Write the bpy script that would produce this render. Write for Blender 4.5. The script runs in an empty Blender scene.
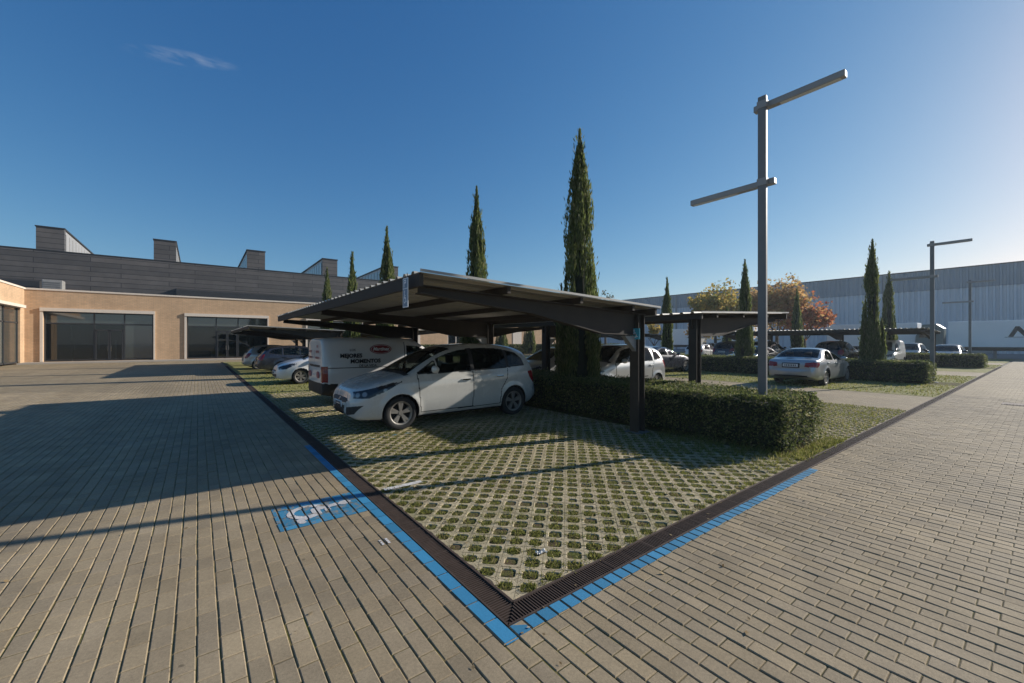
import bpy, bmesh, math, random
import numpy as np
from mathutils import Vector, Matrix
random.seed(7); rng = np.random.default_rng(11)
SC = bpy.context.scene
COL = SC.collection
R = math.radians

# ------------------------------------------------------------------ camera, sky, sun, exposure
# world axes: X runs along the right hand drain, Y along the left hand drain, origin at the corner of the two
CAM = (-1.450, -1.939, 1.68)
YAW = 52.647
cd = bpy.data.cameras.new('camera'); cam = bpy.data.objects.new('camera', cd); COL.objects.link(cam)
cam.location = CAM; cam.rotation_euler = (R(90.0), 0, R(-37.353))
cd.sensor_width = 36; cd.lens = 411.4 * 36 / 1024; cd.clip_start = 0.05; cd.clip_end = 3000
SC.camera = cam
SUN_EL = R(23.3)
SUN_DIR = Vector((0.967 * math.cos(SUN_EL), -0.255 * math.cos(SUN_EL), math.sin(SUN_EL)))  # towards the sun
W = bpy.data.worlds.new('World'); SC.world = W; W.use_nodes = True
wn = W.node_tree; wn.nodes.clear()
sky = wn.nodes.new('ShaderNodeTexSky'); sky.sky_type = 'NISHITA'; sky.sun_disc = False
sky.sun_elevation = SUN_EL; sky.sun_rotation = math.atan2(SUN_DIR.x, SUN_DIR.y)
sky.air_density = 1.0; sky.dust_density = 0.6; sky.ozone_density = 2.2; sky.altitude = 650
bg = wn.nodes.new('ShaderNodeBackground'); bg.inputs[1].default_value = 0.084
wo = wn.nodes.new('ShaderNodeOutputWorld')
# deepen the blue overhead: a tone curve per channel on the sky's own colour
def _wm(op, a, b):
    nd = wn.nodes.new('ShaderNodeMath'); nd.operation = op
    for i, v in enumerate((a, b)):
        if isinstance(v, (int, float)): nd.inputs[i].default_value = v
        else: wn.links.new(v, nd.inputs[i])
    return nd.outputs[0]
_sp = wn.nodes.new('ShaderNodeSeparateColor'); _cb = wn.nodes.new('ShaderNodeCombineColor'); wn.links.new(sky.outputs[0], _sp.inputs[0])
for _i, (_g, _k) in enumerate(((1.36, 1.42), (0.95, 1.05), (0.66, 0.95))):
    wn.links.new(_wm('MULTIPLY', _wm('POWER', _wm('MULTIPLY', _sp.outputs[_i], 0.085), _g), _k / 0.1), _cb.inputs[_i])
_tc = wn.nodes.new('ShaderNodeTexCoord')
def _wdot(v):
    nd = wn.nodes.new('ShaderNodeVectorMath'); nd.operation = 'DOT_PRODUCT'; wn.links.new(_tc.outputs['Generated'], nd.inputs[0]); nd.inputs[1].default_value = v; return nd.outputs['Value']
def _ray(px, py):
    l, d, u = (px - 512) / 411.4, 1.0, (341.5 - py) / 411.4
    return Vector((l * .7949 + d * .6068, -l * .6068 + d * .7949, u)).normalized()
_c0 = _ray(185, 58); _c1 = (_ray(238, 66) - _ray(132, 48)).normalized(); _c2 = _c0.cross(_c1)
_a, _b2 = _wdot(tuple(_c1)), _wdot(tuple(_c2)); _off = _c0.dot(_c1)
_e = _wm('ADD', _wm('POWER', _wm('DIVIDE', _wm('SUBTRACT', _a, _off), 0.085), 2.0), _wm('POWER', _wm('DIVIDE', _b2, 0.013), 2.0))
_nz = wn.nodes.new('ShaderNodeTexNoise'); _nz.inputs['Scale'].default_value = 26.0; _nz.inputs['Detail'].default_value = 6.0
_mp = wn.nodes.new('ShaderNodeMapping'); _mp.vector_type = 'POINT'; wn.links.new(_tc.outputs['Generated'], _mp.inputs[0]); _mp.inputs['Scale'].default_value = (1.2, 1.2, 5.0); wn.links.new(_mp.outputs[0], _nz.inputs['Vector'])
_fall = _wm('MAXIMUM', _wm('SUBTRACT', 1.0, _e), 0.0); _den = _wm('MULTIPLY', _fall, _wm('MAXIMUM', _wm('SUBTRACT', _nz.outputs[0], 0.38), 0.0))
_fw = _wm('MULTIPLY', _den, _wm('GREATER_THAN', _wdot(tuple(_c0)), 0.5))
_mxw = wn.nodes.new('ShaderNodeMix'); _mxw.data_type = 'RGBA'; wn.links.new(_wm('MULTIPLY', _fw, 0.75), _mxw.inputs[0]); wn.links.new(_cb.outputs[0], _mxw.inputs[6]); _mxw.inputs[7].default_value = (5.5, 6.0, 6.8, 1)
wn.links.new(_mxw.outputs[2], bg.inputs[0]); wn.links.new(bg.outputs[0], wo.inputs[0])
sd = bpy.data.lights.new('sun', 'SUN'); sd.energy = 5.0; sd.angle = R(0.55); sd.color = (1.0, 0.95, 0.87)
sun = bpy.data.objects.new('sun', sd); COL.objects.link(sun)
sun.rotation_euler = SUN_DIR.to_track_quat('Z', 'Y').to_euler()
SC.view_settings.view_transform = 'Standard'; SC.view_settings.look = 'None'
SC.view_settings.exposure = 0.25; SC.view_settings.gamma = 1.0; SC.view_settings.use_curve_mapping = False

# ------------------------------------------------------------------ node helpers
class NT:
    def __init__(s, name):
        s.m = bpy.data.materials.new(name); s.m.use_nodes = True
        s.t = s.m.node_tree; s.t.nodes.clear()
        s.out = s.t.nodes.new('ShaderNodeOutputMaterial')
    def n(s, typ, **kw):
        nd = s.t.nodes.new(typ)
        for k, v in kw.items(): setattr(nd, k, v)
        return nd
    def link(s, a, b): s.t.links.new(a, b)
    def setv(s, inp, v):
        if isinstance(v, bpy.types.NodeSocket): s.link(v, inp)
        elif isinstance(v, (tuple, list)) and len(v) == 3 and inp.type == 'RGBA': inp.default_value = (*v, 1)
        else: inp.default_value = v
    def math(s, op, a, b=None, c=None, clamp=False):
        nd = s.n('ShaderNodeMath', operation=op); nd.use_clamp = clamp
        for i, v in enumerate((a, b, c)):
            if v is not None: s.setv(nd.inputs[i], v)
        return nd.outputs[0]
    def pos(s):
        return s.n('ShaderNodeNewGeometry').outputs['Position']
    def objco(s):
        return s.n('ShaderNodeTexCoord').outputs['Object']
    def xyz(s, v):
        nd = s.n('ShaderNodeSeparateXYZ'); s.link(v, nd.inputs[0]); return nd.outputs
    def comb(s, x, y, z=0.0):
        nd = s.n('ShaderNodeCombineXYZ')
        for i, v in enumerate((x, y, z)): s.setv(nd.inputs[i], v)
        return nd.outputs[0]
    def noise(s, v, scale, detail=3.0, rough=0.55, dist=0.0, out=0):
        nd = s.n('ShaderNodeTexNoise'); s.link(v, nd.inputs['Vector'])
        nd.inputs['Scale'].default_value = scale; nd.inputs['Detail'].default_value = detail
        nd.inputs['Roughness'].default_value = rough; nd.inputs['Distortion'].default_value = dist
        return nd.outputs[out]
    def white(s, v):
        nd = s.n('ShaderNodeTexWhiteNoise', noise_dimensions='3D'); s.link(v, nd.inputs['Vector']); return nd.outputs['Value']
    def ramp(s, f, a, b):  # linear step from a to b -> 0..1
        nd = s.n('ShaderNodeMapRange'); s.setv(nd.inputs[0], f)
        nd.inputs[1].default_value = a; nd.inputs[2].default_value = b
        return nd.outputs[0]
    def sstep(s, f, a, b):
        nd = s.n('ShaderNodeMapRange', interpolation_type='SMOOTHSTEP'); s.setv(nd.inputs[0], f)
        nd.inputs[1].default_value = a; nd.inputs[2].default_value = b
        return nd.outputs[0]
    def mix(s, f, a, b, blend='MIX'):
        nd = s.n('ShaderNodeMix', data_type='RGBA', blend_type=blend)
        s.setv(nd.inputs[0], f); s.setv(nd.inputs[6], a); s.setv(nd.inputs[7], b)
        return nd.outputs[2]
    def mul(s, col, f):  # colour times a scalar
        nd = s.n('ShaderNodeVectorMath', operation='SCALE'); s.setv(nd.inputs[0], col); s.setv(nd.inputs['Scale'], f)
        return nd.outputs[0]
    def bump(s, h, strength=0.5, dist=0.01, normal=None):
        nd = s.n('ShaderNodeBump'); s.setv(nd.inputs['Height'], h)
        nd.inputs['Strength'].default_value = strength; nd.inputs['Distance'].default_value = dist
        if normal is not None: s.link(normal, nd.inputs['Normal'])
        return nd.outputs[0]
    def bsdf(s, col, rough=0.7, metal=0.0, normal=None, spec=None, coat=0.0, ior=None):
        nd = s.n('ShaderNodeBsdfPrincipled')
        s.setv(nd.inputs['Base Color'], col); s.setv(nd.inputs['Roughness'], rough); s.setv(nd.inputs['Metallic'], metal)
        if normal is not None: s.link(normal, nd.inputs['Normal'])
        if spec is not None: nd.inputs['Specular IOR Level'].default_value = spec
        if coat: nd.inputs['Coat Weight'].default_value = coat; nd.inputs['Coat Roughness'].default_value = 0.04
        if ior: nd.inputs['IOR'].default_value = ior
        return nd
    def done(s, shader):
        s.link(shader.outputs[0] if hasattr(shader, 'outputs') else shader, s.out.inputs[0]); return s.m

_mc = {}
def plain(name, col, rough=0.6, metal=0.0, var=0.12, scale=6.0, coat=0.0, spec=None, bump=0.0):
    """a solid finish with slight uneven wear"""
    if name in _mc: return _mc[name]
    t = NT(name); p = t.objco()
    f = t.noise(p, scale, 5, 0.6)
    g = t.noise(p, scale * 9, 2, 0.5)
    k = t.math('ADD', t.ramp(f, 0.25, 0.75), t.math('MULTIPLY', g, 0.4))
    c = t.mul(col, t.math('MULTIPLY_ADD', k, 2 * var / 1.4, 1 - var))
    r = t.math('MULTIPLY_ADD', f, 0.25 * min(1, rough + .15), rough - 0.1 * min(1, rough + .15), clamp=True)
    nm = t.bump(g, bump, 0.01) if bump else None
    _mc[name] = t.done(t.bsdf(c, r, metal, nm, spec, coat)); return _mc[name]

# ------------------------------------------------------------------ paving, turf, grass, wall materials
ROW, LEN = 0.104, 0.206
def paver_cells(t, p):
    """cells of the block paving: rows along Y, ROW wide in X, blocks LEN long, half bond with a small random slip"""
    x, y, z = t.xyz(p)
    rx = t.math('DIVIDE', x, ROW); i = t.math('FLOOR', rx); fx = t.math('SUBTRACT', rx, i)
    slip = t.math('MULTIPLY_ADD', t.math('MODULO', t.math('ABSOLUTE', i), 2.0), 0.5, t.math('MULTIPLY', t.white(t.comb(i, 3.0, 1.0)), 0.0))
    ry = t.math('ADD', t.math('DIVIDE', y, LEN), slip); j = t.math('FLOOR', ry); fy = t.math('SUBTRACT', ry, j)
    return x, y, i, j, fx, fy
def paver_color(t, p, i, j):
    w = t.white(t.comb(i, j, 5.0)); w2 = t.white(t.comb(i, j, 9.0))
    big = t.noise(p, 0.35, 4, 0.6); mid = t.noise(p, 2.2, 4, 0.6); fine = t.noise(p, 55.0, 4, 0.75); spk = t.noise(p, 260.0, 2, 0.6)
    c = t.mix(w2, (0.345, 0.264, 0.160), (0.324, 0.254, 0.165))
    v = t.math('MULTIPLY_ADD', w, 0.16, 0.84)
    v = t.math('MULTIPLY', v, t.math('MULTIPLY_ADD', t.ramp(big, 0.3, 0.7), 0.20, 0.88))
    v = t.math('MULTIPLY', v, t.math('MULTIPLY_ADD', t.ramp(mid, 0.25, 0.75), 0.34, 0.80))
    v = t.math('MULTIPLY', v, t.math('MULTIPLY_ADD', t.ramp(fine, 0.25, 0.75), 0.46, 0.77))
    v = t.math('MULTIPLY', v, t.math('MULTIPLY_ADD', t.ramp(spk, 0.3, 0.7), 0.30, 0.85))
    stain = t.ramp(t.noise(p, 0.9, 6, 0.7, 0.6), 0.66, 0.74)
    v = t.math('MULTIPLY', v, t.math('MULTIPLY_ADD', stain, -0.26, 1.0))
    spot = t.ramp(t.noise(p, 5.5, 2, 0.5, 0.3), 0.735, 0.755)          # dropped gum and oil
    v = t.math('MULTIPLY', v, t.math('MULTIPLY_ADD', spot, -0.42, 1.0))
    h = t.math('ADD', t.math('MULTIPLY', fine, 0.6), t.math('MULTIPLY', spk, 0.4))
    x_, y_, z_ = t.xyz(p)
    lane = t.noise(t.comb(t.math('MULTIPLY', x_, 1.3), t.math('MULTIPLY', y_, 0.10), 4.0), 1.0, 3, 0.5, 0.4)      # lanes polished and soiled by tyres
    lane2 = t.noise(t.comb(t.math('MULTIPLY', x_, 0.10), t.math('MULTIPLY', y_, 1.3), 9.0), 1.0, 3, 0.5, 0.4)
    lk = t.math('MULTIPLY', t.math('MULTIPLY_ADD', t.ramp(lane, 0.35, 0.65), 0.16, 0.92), t.math('MULTIPLY_ADD', t.ramp(lane2, 0.35, 0.65), 0.12, 0.94))
    oil = t.ramp(t.noise(p, 0.55, 3, 0.5, 0.2), 0.70, 0.76)
    lk = t.math('MULTIPLY', lk, t.math('MULTIPLY_ADD', oil, -0.22, 1.0))
    return t.mul(c, t.math('MULTIPLY', v, lk)), h
def joint_color(t, p):
    m = t.ramp(t.noise(p, 1.1, 5, 0.7), 0.42, 0.62); n = t.noise(p, 90.0, 3, 0.7)
    sand = t.mix(n, (0.16, 0.11, 0.055), (0.30, 0.215, 0.115)); moss = t.mix(n, (0.070, 0.066, 0.012), (0.15, 0.135, 0.030))
    return t.mix(m, sand, moss), n
def make_paver(name, far):
    t = NT(name); p = t.pos(); x, y, i, j, fx, fy = paver_cells(t, p)
    c, h = paver_color(t, p, i, j)
    if far:
        dx = t.math('MULTIPLY', t.math('SUBTRACT', 0.5, t.math('ABSOLUTE', t.math('SUBTRACT', fx, 0.5))), ROW)
        dy = t.math('MULTIPLY', t.math('SUBTRACT', 0.5, t.math('ABSOLUTE', t.math('SUBTRACT', fy, 0.5))), LEN)
        top = t.math('MULTIPLY', t.sstep(dx, 0.004, 0.010), t.sstep(dy, 0.001, 0.005))
        jc, n = joint_color(t, p)
        c = t.mix(top, jc, c)
        nm = t.bump(t.math('ADD', t.math('MULTIPLY', top, 1.0), t.math('MULTIPLY', h, 0.12)), 0.9, 0.008)
    else:
        nm = t.bump(h, 0.55, 0.004)
    return t.done(t.bsdf(c, 0.82, 0, nm, 0.25))
M_PAVER = make_paver('paver_near', False); M_PAVING = make_paver('paving_bed', True)

def make_paint(name, col, wear):
    t = NT(name); p = t.pos(); x, y, i, j, fx, fy = paver_cells(t, p)
    c, h = paver_color(t, p, i, j)
    f = t.noise(p, 9.0, 6, 0.75, 0.4); f2 = t.noise(p, 120.0, 3, 0.7)
    k = t.math('MULTIPLY_ADD', f2, 0.35, f)
    m = t.ramp(k, wear, wear + 0.10)
    w = t.white(t.comb(i, j, 21.0))
    pc = t.mul(col, t.math('MULTIPLY_ADD', w, 0.35, t.math('MULTIPLY_ADD', f2, 0.5, 0.58)))
    return t.done(t.bsdf(t.mix(m, c, pc), 0.62, 0, t.bump(h, 0.5, 0.004), 0.35))
M_BLUE = make_paint('blue_road_paint', (0.042, 0.215, 0.37), 0.38)
M_BLUEWORN = make_paint('blue_worn_paint', (0.045, 0.22, 0.36), 0.56)
M_WHITE = make_paint('white_road_paint', (0.72, 0.69, 0.66), 0.555)
M_CYAN = make_paint('pale_blue_paint', (0.06, 0.24, 0.32), 0.66)

PITCH = 0.16; HOLE = 0.108
def lattice(t, p):
    x, y, z = t.xyz(p)
    u = t.math('DIVIDE', t.math('MULTIPLY', t.math('ADD', x, y), 0.70711), PITCH)
    v = t.math('DIVIDE', t.math('MULTIPLY', t.math('SUBTRACT', y, x), 0.70711), PITCH)
    return u, v
def turf_colors(t, p):
    n = t.noise(p, 70.0, 4, 0.75); b = t.noise(p, 1.3, 5, 0.65); b2 = t.noise(p, 14.0, 3, 0.6)
    g = t.mix(n, (0.090, 0.105, 0.022), (0.26, 0.265, 0.060))
    d = t.mix(n, (0.085, 0.065, 0.034), (0.20, 0.155, 0.085))
    gr = t.mix(t.ramp(t.math('MULTIPLY_ADD', b2, 0.5, b), 0.55, 0.78), d, g)
    f = t.noise(p, 35.0, 5, 0.7); big = t.noise(p, 1.7, 4, 0.6)
    c = t.mix(f, (0.40, 0.325, 0.20), (0.65, 0.535, 0.35))
    c = t.mul(c, t.math('MULTIPLY_ADD', t.ramp(big, 0.3, 0.7), 0.35, 0.72))
    m = t.ramp(t.math('MULTIPLY_ADD', f, 0.35, t.noise(p, 0.8, 6, 0.75)), 0.62, 0.80)
    c = t.mix(t.math('MULTIPLY', m, 0.55), c, (0.15, 0.145, 0.055))
    return gr, c, f, n
def make_turf_far():
    t = NT('grass_paving'); p = t.pos(); u, v = lattice(t, p)
    gr, c, f, n = turf_colors(t, p)
    a = t.math('ABSOLUTE', t.math('SUBTRACT', t.math('FRACT', u), 0.5)); b = t.math('ABSOLUTE', t.math('SUBTRACT', t.math('FRACT', v), 0.5))
    d = t.math('MULTIPLY_ADD', f, 0.10, t.math('MAXIMUM', a, b))
    over = t.math('MULTIPLY_ADD', t.ramp(t.noise(p, 1.1, 5, 0.7), 0.35, 0.62), 0.20, 0.37)   # grass has grown over more of the concrete in places
    m = t.math('GREATER_THAN', d, over)
    col = t.mix(m, gr, c)
    veil = t.ramp(t.math('MULTIPLY_ADD', f, 0.3, t.noise(p, 0.55, 6, 0.75)), 0.36, 0.68)
    col = t.mix(t.math('MULTIPLY', veil, 0.85), col, t.mix(n, (0.15, 0.145, 0.045), (0.37, 0.34, 0.125)))
    nm = t.bump(t.math('ADD', m, t.math('MULTIPLY', n, 0.7)), 0.8, 0.02)
    return t.done(t.bsdf(col, 0.9, 0, nm, 0.15))
M_TURF = make_turf_far()
def make_concrete_lattice():
    t = NT('turf_concrete'); p = t.pos(); gr, c, f, n = turf_colors(t, p); u, v = lattice(t, p)
    fu = t.math('ABSOLUTE', t.math('SUBTRACT', t.math('FRACT', u), 0.5)); fv = t.math('ABSOLUTE', t.math('SUBTRACT', t.math('FRACT', v), 0.5))
    cell = t.white(t.comb(t.math('FLOOR', u), t.math('FLOOR', v), 2.0)); wob = t.math('MULTIPLY_ADD', f, 0.05, -0.025)
    lk = t.math('LESS_THAN', t.math('ADD', fu, wob), 0.032)                                     # the joint that runs from cell to cell
    lk = t.math('MULTIPLY', lk, t.math('GREATER_THAN', cell, 0.18))
    ring = t.math('LESS_THAN', t.math('ABSOLUTE', t.math('SUBTRACT', t.math('ADD', t.math('MULTIPLY', t.math('ADD', fu, fv), 1.0), wob), 0.83)), 0.018)
    ring = t.math('MULTIPLY', ring, t.math('GREATER_THAN', t.white(t.comb(t.math('FLOOR', t.math('MULTIPLY', u, 0.5)), t.math('FLOOR', v), 7.0)), 0.35))
    c = t.mix(t.math('MULTIPLY', t.math('MAXIMUM', lk, ring), 0.85), c, t.mix(n, (0.055, 0.046, 0.022), (0.13, 0.115, 0.05)))
    c = t.mul(c, t.math('MULTIPLY_ADD', cell, 0.22, 0.86))
    return t.done(t.bsdf(c, 0.9, 0, t.bump(t.math('ADD', f, t.math('MULTIPLY', n, 0.4)), 0.6, 0.006), 0.2))
M_LATT = make_concrete_lattice()
def make_soil():
    t = NT('soil'); p = t.pos(); n = t.noise(p, 60, 5, 0.75); b = t.noise(p, 6, 4, 0.6)
    c = t.mix(n, (0.06, 0.044, 0.024), (0.17, 0.125, 0.07)); c = t.mix(t.ramp(b, 0.40, 0.60), c, t.mix(n, (0.055, 0.062, 0.016), (0.17, 0.175, 0.05)))
    return t.done(t.bsdf(c, 0.95, 0, t.bump(n, 0.9, 0.02), 0.1))
M_SOIL = make_soil()
def make_leaf(name, ca, cb, cc, trans=0.35, rough=0.55, pc=0.8):
    """leaf colour differs from leaf to leaf"""
    t = NT(name); g = t.n('ShaderNodeNewGeometry'); r = g.outputs['Random Per Island']
    c = t.mix(r, ca, cb); r2 = t.math('FRACT', t.math('MULTIPLY', r, 17.3))
    c = t.mix(t.math('GREATER_THAN', r2, pc), c, cc)
    d = t.bsdf(c, rough, 0, None, 0.15)
    tr = t.n('ShaderNodeBsdfTranslucent'); t.link(t.mul(c, 1.2), tr.inputs[0])
    mx = t.n('ShaderNodeMixShader'); mx.inputs[0].default_value = trans
    t.link(d.outputs[0], mx.inputs[1]); t.link(tr.outputs[0], mx.inputs[2])
    return t.done(mx)
M_GRASS = make_leaf('grass_blade', (0.105, 0.118, 0.024), (0.26, 0.26, 0.065), (0.32, 0.27, 0.12), 0.45, 0.7, 0.82)
M_HEDGE = make_leaf('hedge_leaf', (0.055, 0.076, 0.022), (0.155, 0.175, 0.055), (0.25, 0.23, 0.11), 0.45, 0.6, 0.82)
M_CYP = make_leaf('cypress_spray', (0.058, 0.080, 0.020), (0.17, 0.20, 0.058), (0.23, 0.23, 0.10), 0.5, 0.65, 0.82)
M_YEL = make_leaf('yellow_leaf', (0.36, 0.28, 0.06), (0.52, 0.36, 0.10), (0.28, 0.28, 0.08), 0.45)
M_RUST = make_leaf('rust_leaf', (0.40, 0.22, 0.08), (0.50, 0.32, 0.13), (0.38, 0.30, 0.10), 0.5)
M_RED = make_leaf('red_leaf', (0.34, 0.10, 0.045), (0.44, 0.19, 0.08), (0.42, 0.26, 0.10), 0.5)
M_SHRUB = make_leaf('shrub_leaf', (0.03, 0.045, 0.012), (0.08, 0.09, 0.025), (0.18, 0.10, 0.03), 0.3)
M_BARK = plain('bark', (0.10, 0.075, 0.052), 0.9, var=0.35, scale=9, bump=0.6)
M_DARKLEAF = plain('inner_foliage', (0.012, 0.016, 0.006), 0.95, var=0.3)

def make_brick():
    t = NT('salmon_brick'); p = t.pos(); x, y, z = t.xyz(p)
    v = t.comb(t.math('ADD', x, y), z, 0.0)
    b = t.n('ShaderNodeTexBrick'); t.link(v, b.inputs['Vector'])
    b.inputs['Color1'].default_value = (0.60, 0.395, 0.235, 1); b.inputs['Color2'].default_value = (0.52, 0.345, 0.205, 1); b.inputs['Mortar'].default_value = (0.40, 0.30, 0.20, 1)
    b.inputs['Scale'].default_value = 1.0; b.inputs['Mortar Size'].default_value = 0.010; b.inputs['Brick Width'].default_value = 0.30; b.inputs['Row Height'].default_value = 0.11
    n = t.noise(p, 0.7, 5, 0.65); st = t.noise(t.comb(t.math('MULTIPLY', t.math('ADD', x, y), 3.0), t.math('MULTIPLY', z, 0.4)), 1.0, 4, 0.6)
    k = t.math('MULTIPLY', t.math('MULTIPLY_ADD', t.ramp(n, 0.3, 0.7), 0.2, 0.88), t.math('MULTIPLY_ADD', t.ramp(st, 0.3, 0.7), 0.14, 0.92))
    return t.done(t.bsdf(t.mul(b.outputs['Color'], k), 0.85, 0, t.bump(b.outputs['Fac'], -0.3, 0.01), 0.2))
M_BRICK = make_brick()
def make_slate():
    t = NT('slate_cladding'); p = t.pos(); x, y, z = t.xyz(p)
    v = t.comb(t.math('ADD', x, y), z, 0.0)
    b = t.n('ShaderNodeTexBrick'); t.link(v, b.inputs['Vector']); b.offset = 0.37
    b.inputs['Color1'].default_value = (0.078, 0.072, 0.068, 1); b.inputs['Color2'].default_value = (0.115, 0.104, 0.096, 1); b.inputs['Mortar'].default_value = (0.018, 0.018, 0.020, 1)
    b.inputs['Scale'].default_value = 1.0; b.inputs['Mortar Size'].default_value = 0.022; b.inputs['Brick Width'].default_value = 5.7; b.inputs['Row Height'].default_value = 0.46
    n = t.noise(p, 1.2, 5, 0.65)
    return t.done(t.bsdf(t.mul(b.outputs['Color'], t.math('MULTIPLY_ADD', n, 0.7, 0.65)), 0.55, 0, t.bump(b.outputs['Fac'], -0.6, 0.05), 0.4))
M_SLATE = make_slate()
def make_corrugated(name, col, axis, pitch, rough=0.5, metal=0.0):
    t = NT(name); p = t.objco(); c = t.xyz(p)[axis]
    w = t.math('ABSOLUTE', t.math('SUBTRACT', t.math('FRACT', t.math('DIVIDE', c, pitch)), 0.5))
    h = t.sstep(w, 0.15, 0.35)
    pan = t.white(t.comb(t.math('FLOOR', t.math('DIVIDE', c, 1.05)), 0.0, 0.0)); n = t.noise(p, 0.25, 5, 0.6)
    k = t.math('MULTIPLY', t.math('MULTIPLY_ADD', pan, 0.08, 0.95), t.math('MULTIPLY_ADD', n, 0.24, 0.88))
    return t.done(t.bsdf(t.mul(col, k), rough, metal, t.bump(h, 0.8, 0.06), 0.4))
M_WHITEMET = plain('cream_render', (0.66, 0.57, 0.47), 0.7, var=0.08)
M_STEEL = plain('galvanised_steel', (0.17, 0.17, 0.165), 0.55, 0.2, var=0.18, scale=3)
M_STEELLT = plain('pale_galvanised', (0.30, 0.29, 0.27), 0.55, 0.2, var=0.15, scale=3)
M_BROWN = plain('brown_painted_steel', (0.050, 0.041, 0.032), 0.65, 0.0, var=0.25, scale=4, spec=.2)
M_ROOFTOP = plain('roof_sheet_steel', (0.36, 0.34, 0.30), 0.6, 0.15, var=0.15, scale=2)
M_ROOFUNDER = plain('roof_sheet_underside', (0.40, 0.37, 0.32), 0.7, 0.0, var=0.22, scale=2)
M_RUST_IRON = plain('rusty_grating', (0.075, 0.050, 0.038), 0.75, 0.3, var=0.4, scale=7)
M_VOID = plain('drain_bottom', (0.010, 0.009, 0.008), 0.95, var=0.3)
M_FRAME = plain('dark_frame', (0.030, 0.030, 0.031), 0.45, var=0.2)
M_BLACK = plain('black_plastic', (0.014, 0.014, 0.015), 0.55, var=0.25)
M_RUBBER = plain('tyre_rubber', (0.018, 0.018, 0.018), 0.8, var=0.3)
M_ALLOY = plain('alloy_rim', (0.24, 0.22, 0.195), 0.42, 0.4, var=0.25)
M_CHROME = plain('chrome', (0.75, 0.75, 0.75), 0.12, 1.0, var=0.05)
M_PLATE = plain('plate_white', (0.72, 0.73, 0.72), 0.4, var=0.05)
M_SIGNW = plain('sign_white', (0.72, 0.74, 0.75), 0.45, var=0.06)
M_SIGNB = plain('sign_blue', (0.03, 0.20, 0.40), 0.45, var=0.1)
M_SIGNC = plain('sign_cyan', (0.05, 0.36, 0.48), 0.45, var=0.1)
M_INK = plain('black_lettering', (0.02, 0.02, 0.024), 0.6, var=0.1)
M_REDP = plain('red_emblem', (0.20, 0.012, 0.016), 0.4, var=0.1)
M_PINK = plain('red_lettering', (0.42, 0.10, 0.10), 0.5, var=0.15)
M_LINER = plain('wheel_well', (0.008, 0.008, 0.008), 0.95, var=0.2)
M_WALK = plain('pale_concrete', (0.36, 0.32, 0.27), 0.85, var=0.15, scale=1.5, bump=0.2)
M_DIRT = plain('bare_ground', (0.17, 0.15, 0.115), 0.95, var=0.25, scale=0.2, bump=0.3)
def make_glass(name, tint, see=0.0, rough=0.03, ior=1.5):
    t = NT(name); b = t.bsdf(tint, rough, 0, None, 0.6, ior=ior)
    if not see: return t.done(b)
    tr = t.n('ShaderNodeBsdfTransparent'); tr.inputs[0].default_value = (0.55, 0.62, 0.60, 1)
    fr = t.n('ShaderNodeFresnel'); fr.inputs[0].default_value = ior
    mx = t.n('ShaderNodeMixShader')
    t.link(t.math('MULTIPLY_ADD', fr.outputs[0], 1.0, 1 - see, clamp=True), mx.inputs[0])
    t.link(tr.outputs[0], mx.inputs[1]); t.link(b.outputs[0], mx.inputs[2])
    return t.done(mx)
M_GLASS = make_glass('tinted_car_glass', (0.006, 0.009, 0.009), 0.62, 0.015)
M_SHOPGLASS = make_glass('shop_glass', (0.010, 0.014, 0.013), 0.70, 0.01, 2.0)
M_GREENGLASS = make_glass('frosted_shop_glass', (0.036, 0.044, 0.040), 0.0, 0.05, 1.9)
def make_headlight():
    t = NT('headlight_glass'); p = t.objco()
    v = t.n('ShaderNodeTexVoronoi'); t.link(p, v.inputs['Vector']); v.inputs['Scale'].default_value = 7.5
    k = t.sstep(v.outputs['Distance'], 0.42, 0.22)
    return t.done(t.bsdf(t.mix(k, (0.018, 0.020, 0.024), (0.30, 0.30, 0.29)), 0.16, t.math('MULTIPLY', k, 0.45), None, 0.6))
M_LAMPGLASS = make_headlight()
M_REDGLASS = make_glass('tail_light_glass', (0.24, 0.010, 0.014), 0, 0.08)
def car_paint(name, col, metal=0.0, rough=0.35):
    if name in _mc: return _mc[name]
    t = NT(name); p = t.objco(); z = t.xyz(p)[2]
    n = t.noise(p, 3.5, 5, 0.65)
    dirt = t.math('MULTIPLY', t.sstep(z, 0.55, 0.18), t.ramp(n, 0.25, 0.75))     # road film thrown up along the sills
    c = t.mix(t.math('MULTIPLY', dirt, 0.45), t.mul(col, t.math('MULTIPLY_ADD', n, 0.10, 0.95)), (0.14, 0.115, 0.09))
    bf = t.n('ShaderNodeNewGeometry').outputs['Backfacing']                                     # the cabin lining is dark
    c = t.mix(bf, c, (0.022, 0.021, 0.020)); mt = t.math('MULTIPLY', t.math('SUBTRACT', 1.0, bf), metal)
    _mc[name] = t.done(t.bsdf(c, t.math('MULTIPLY_ADD', n, 0.10, rough - 0.10), mt, None, 0.5, 0.75)); return _mc[name]

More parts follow.
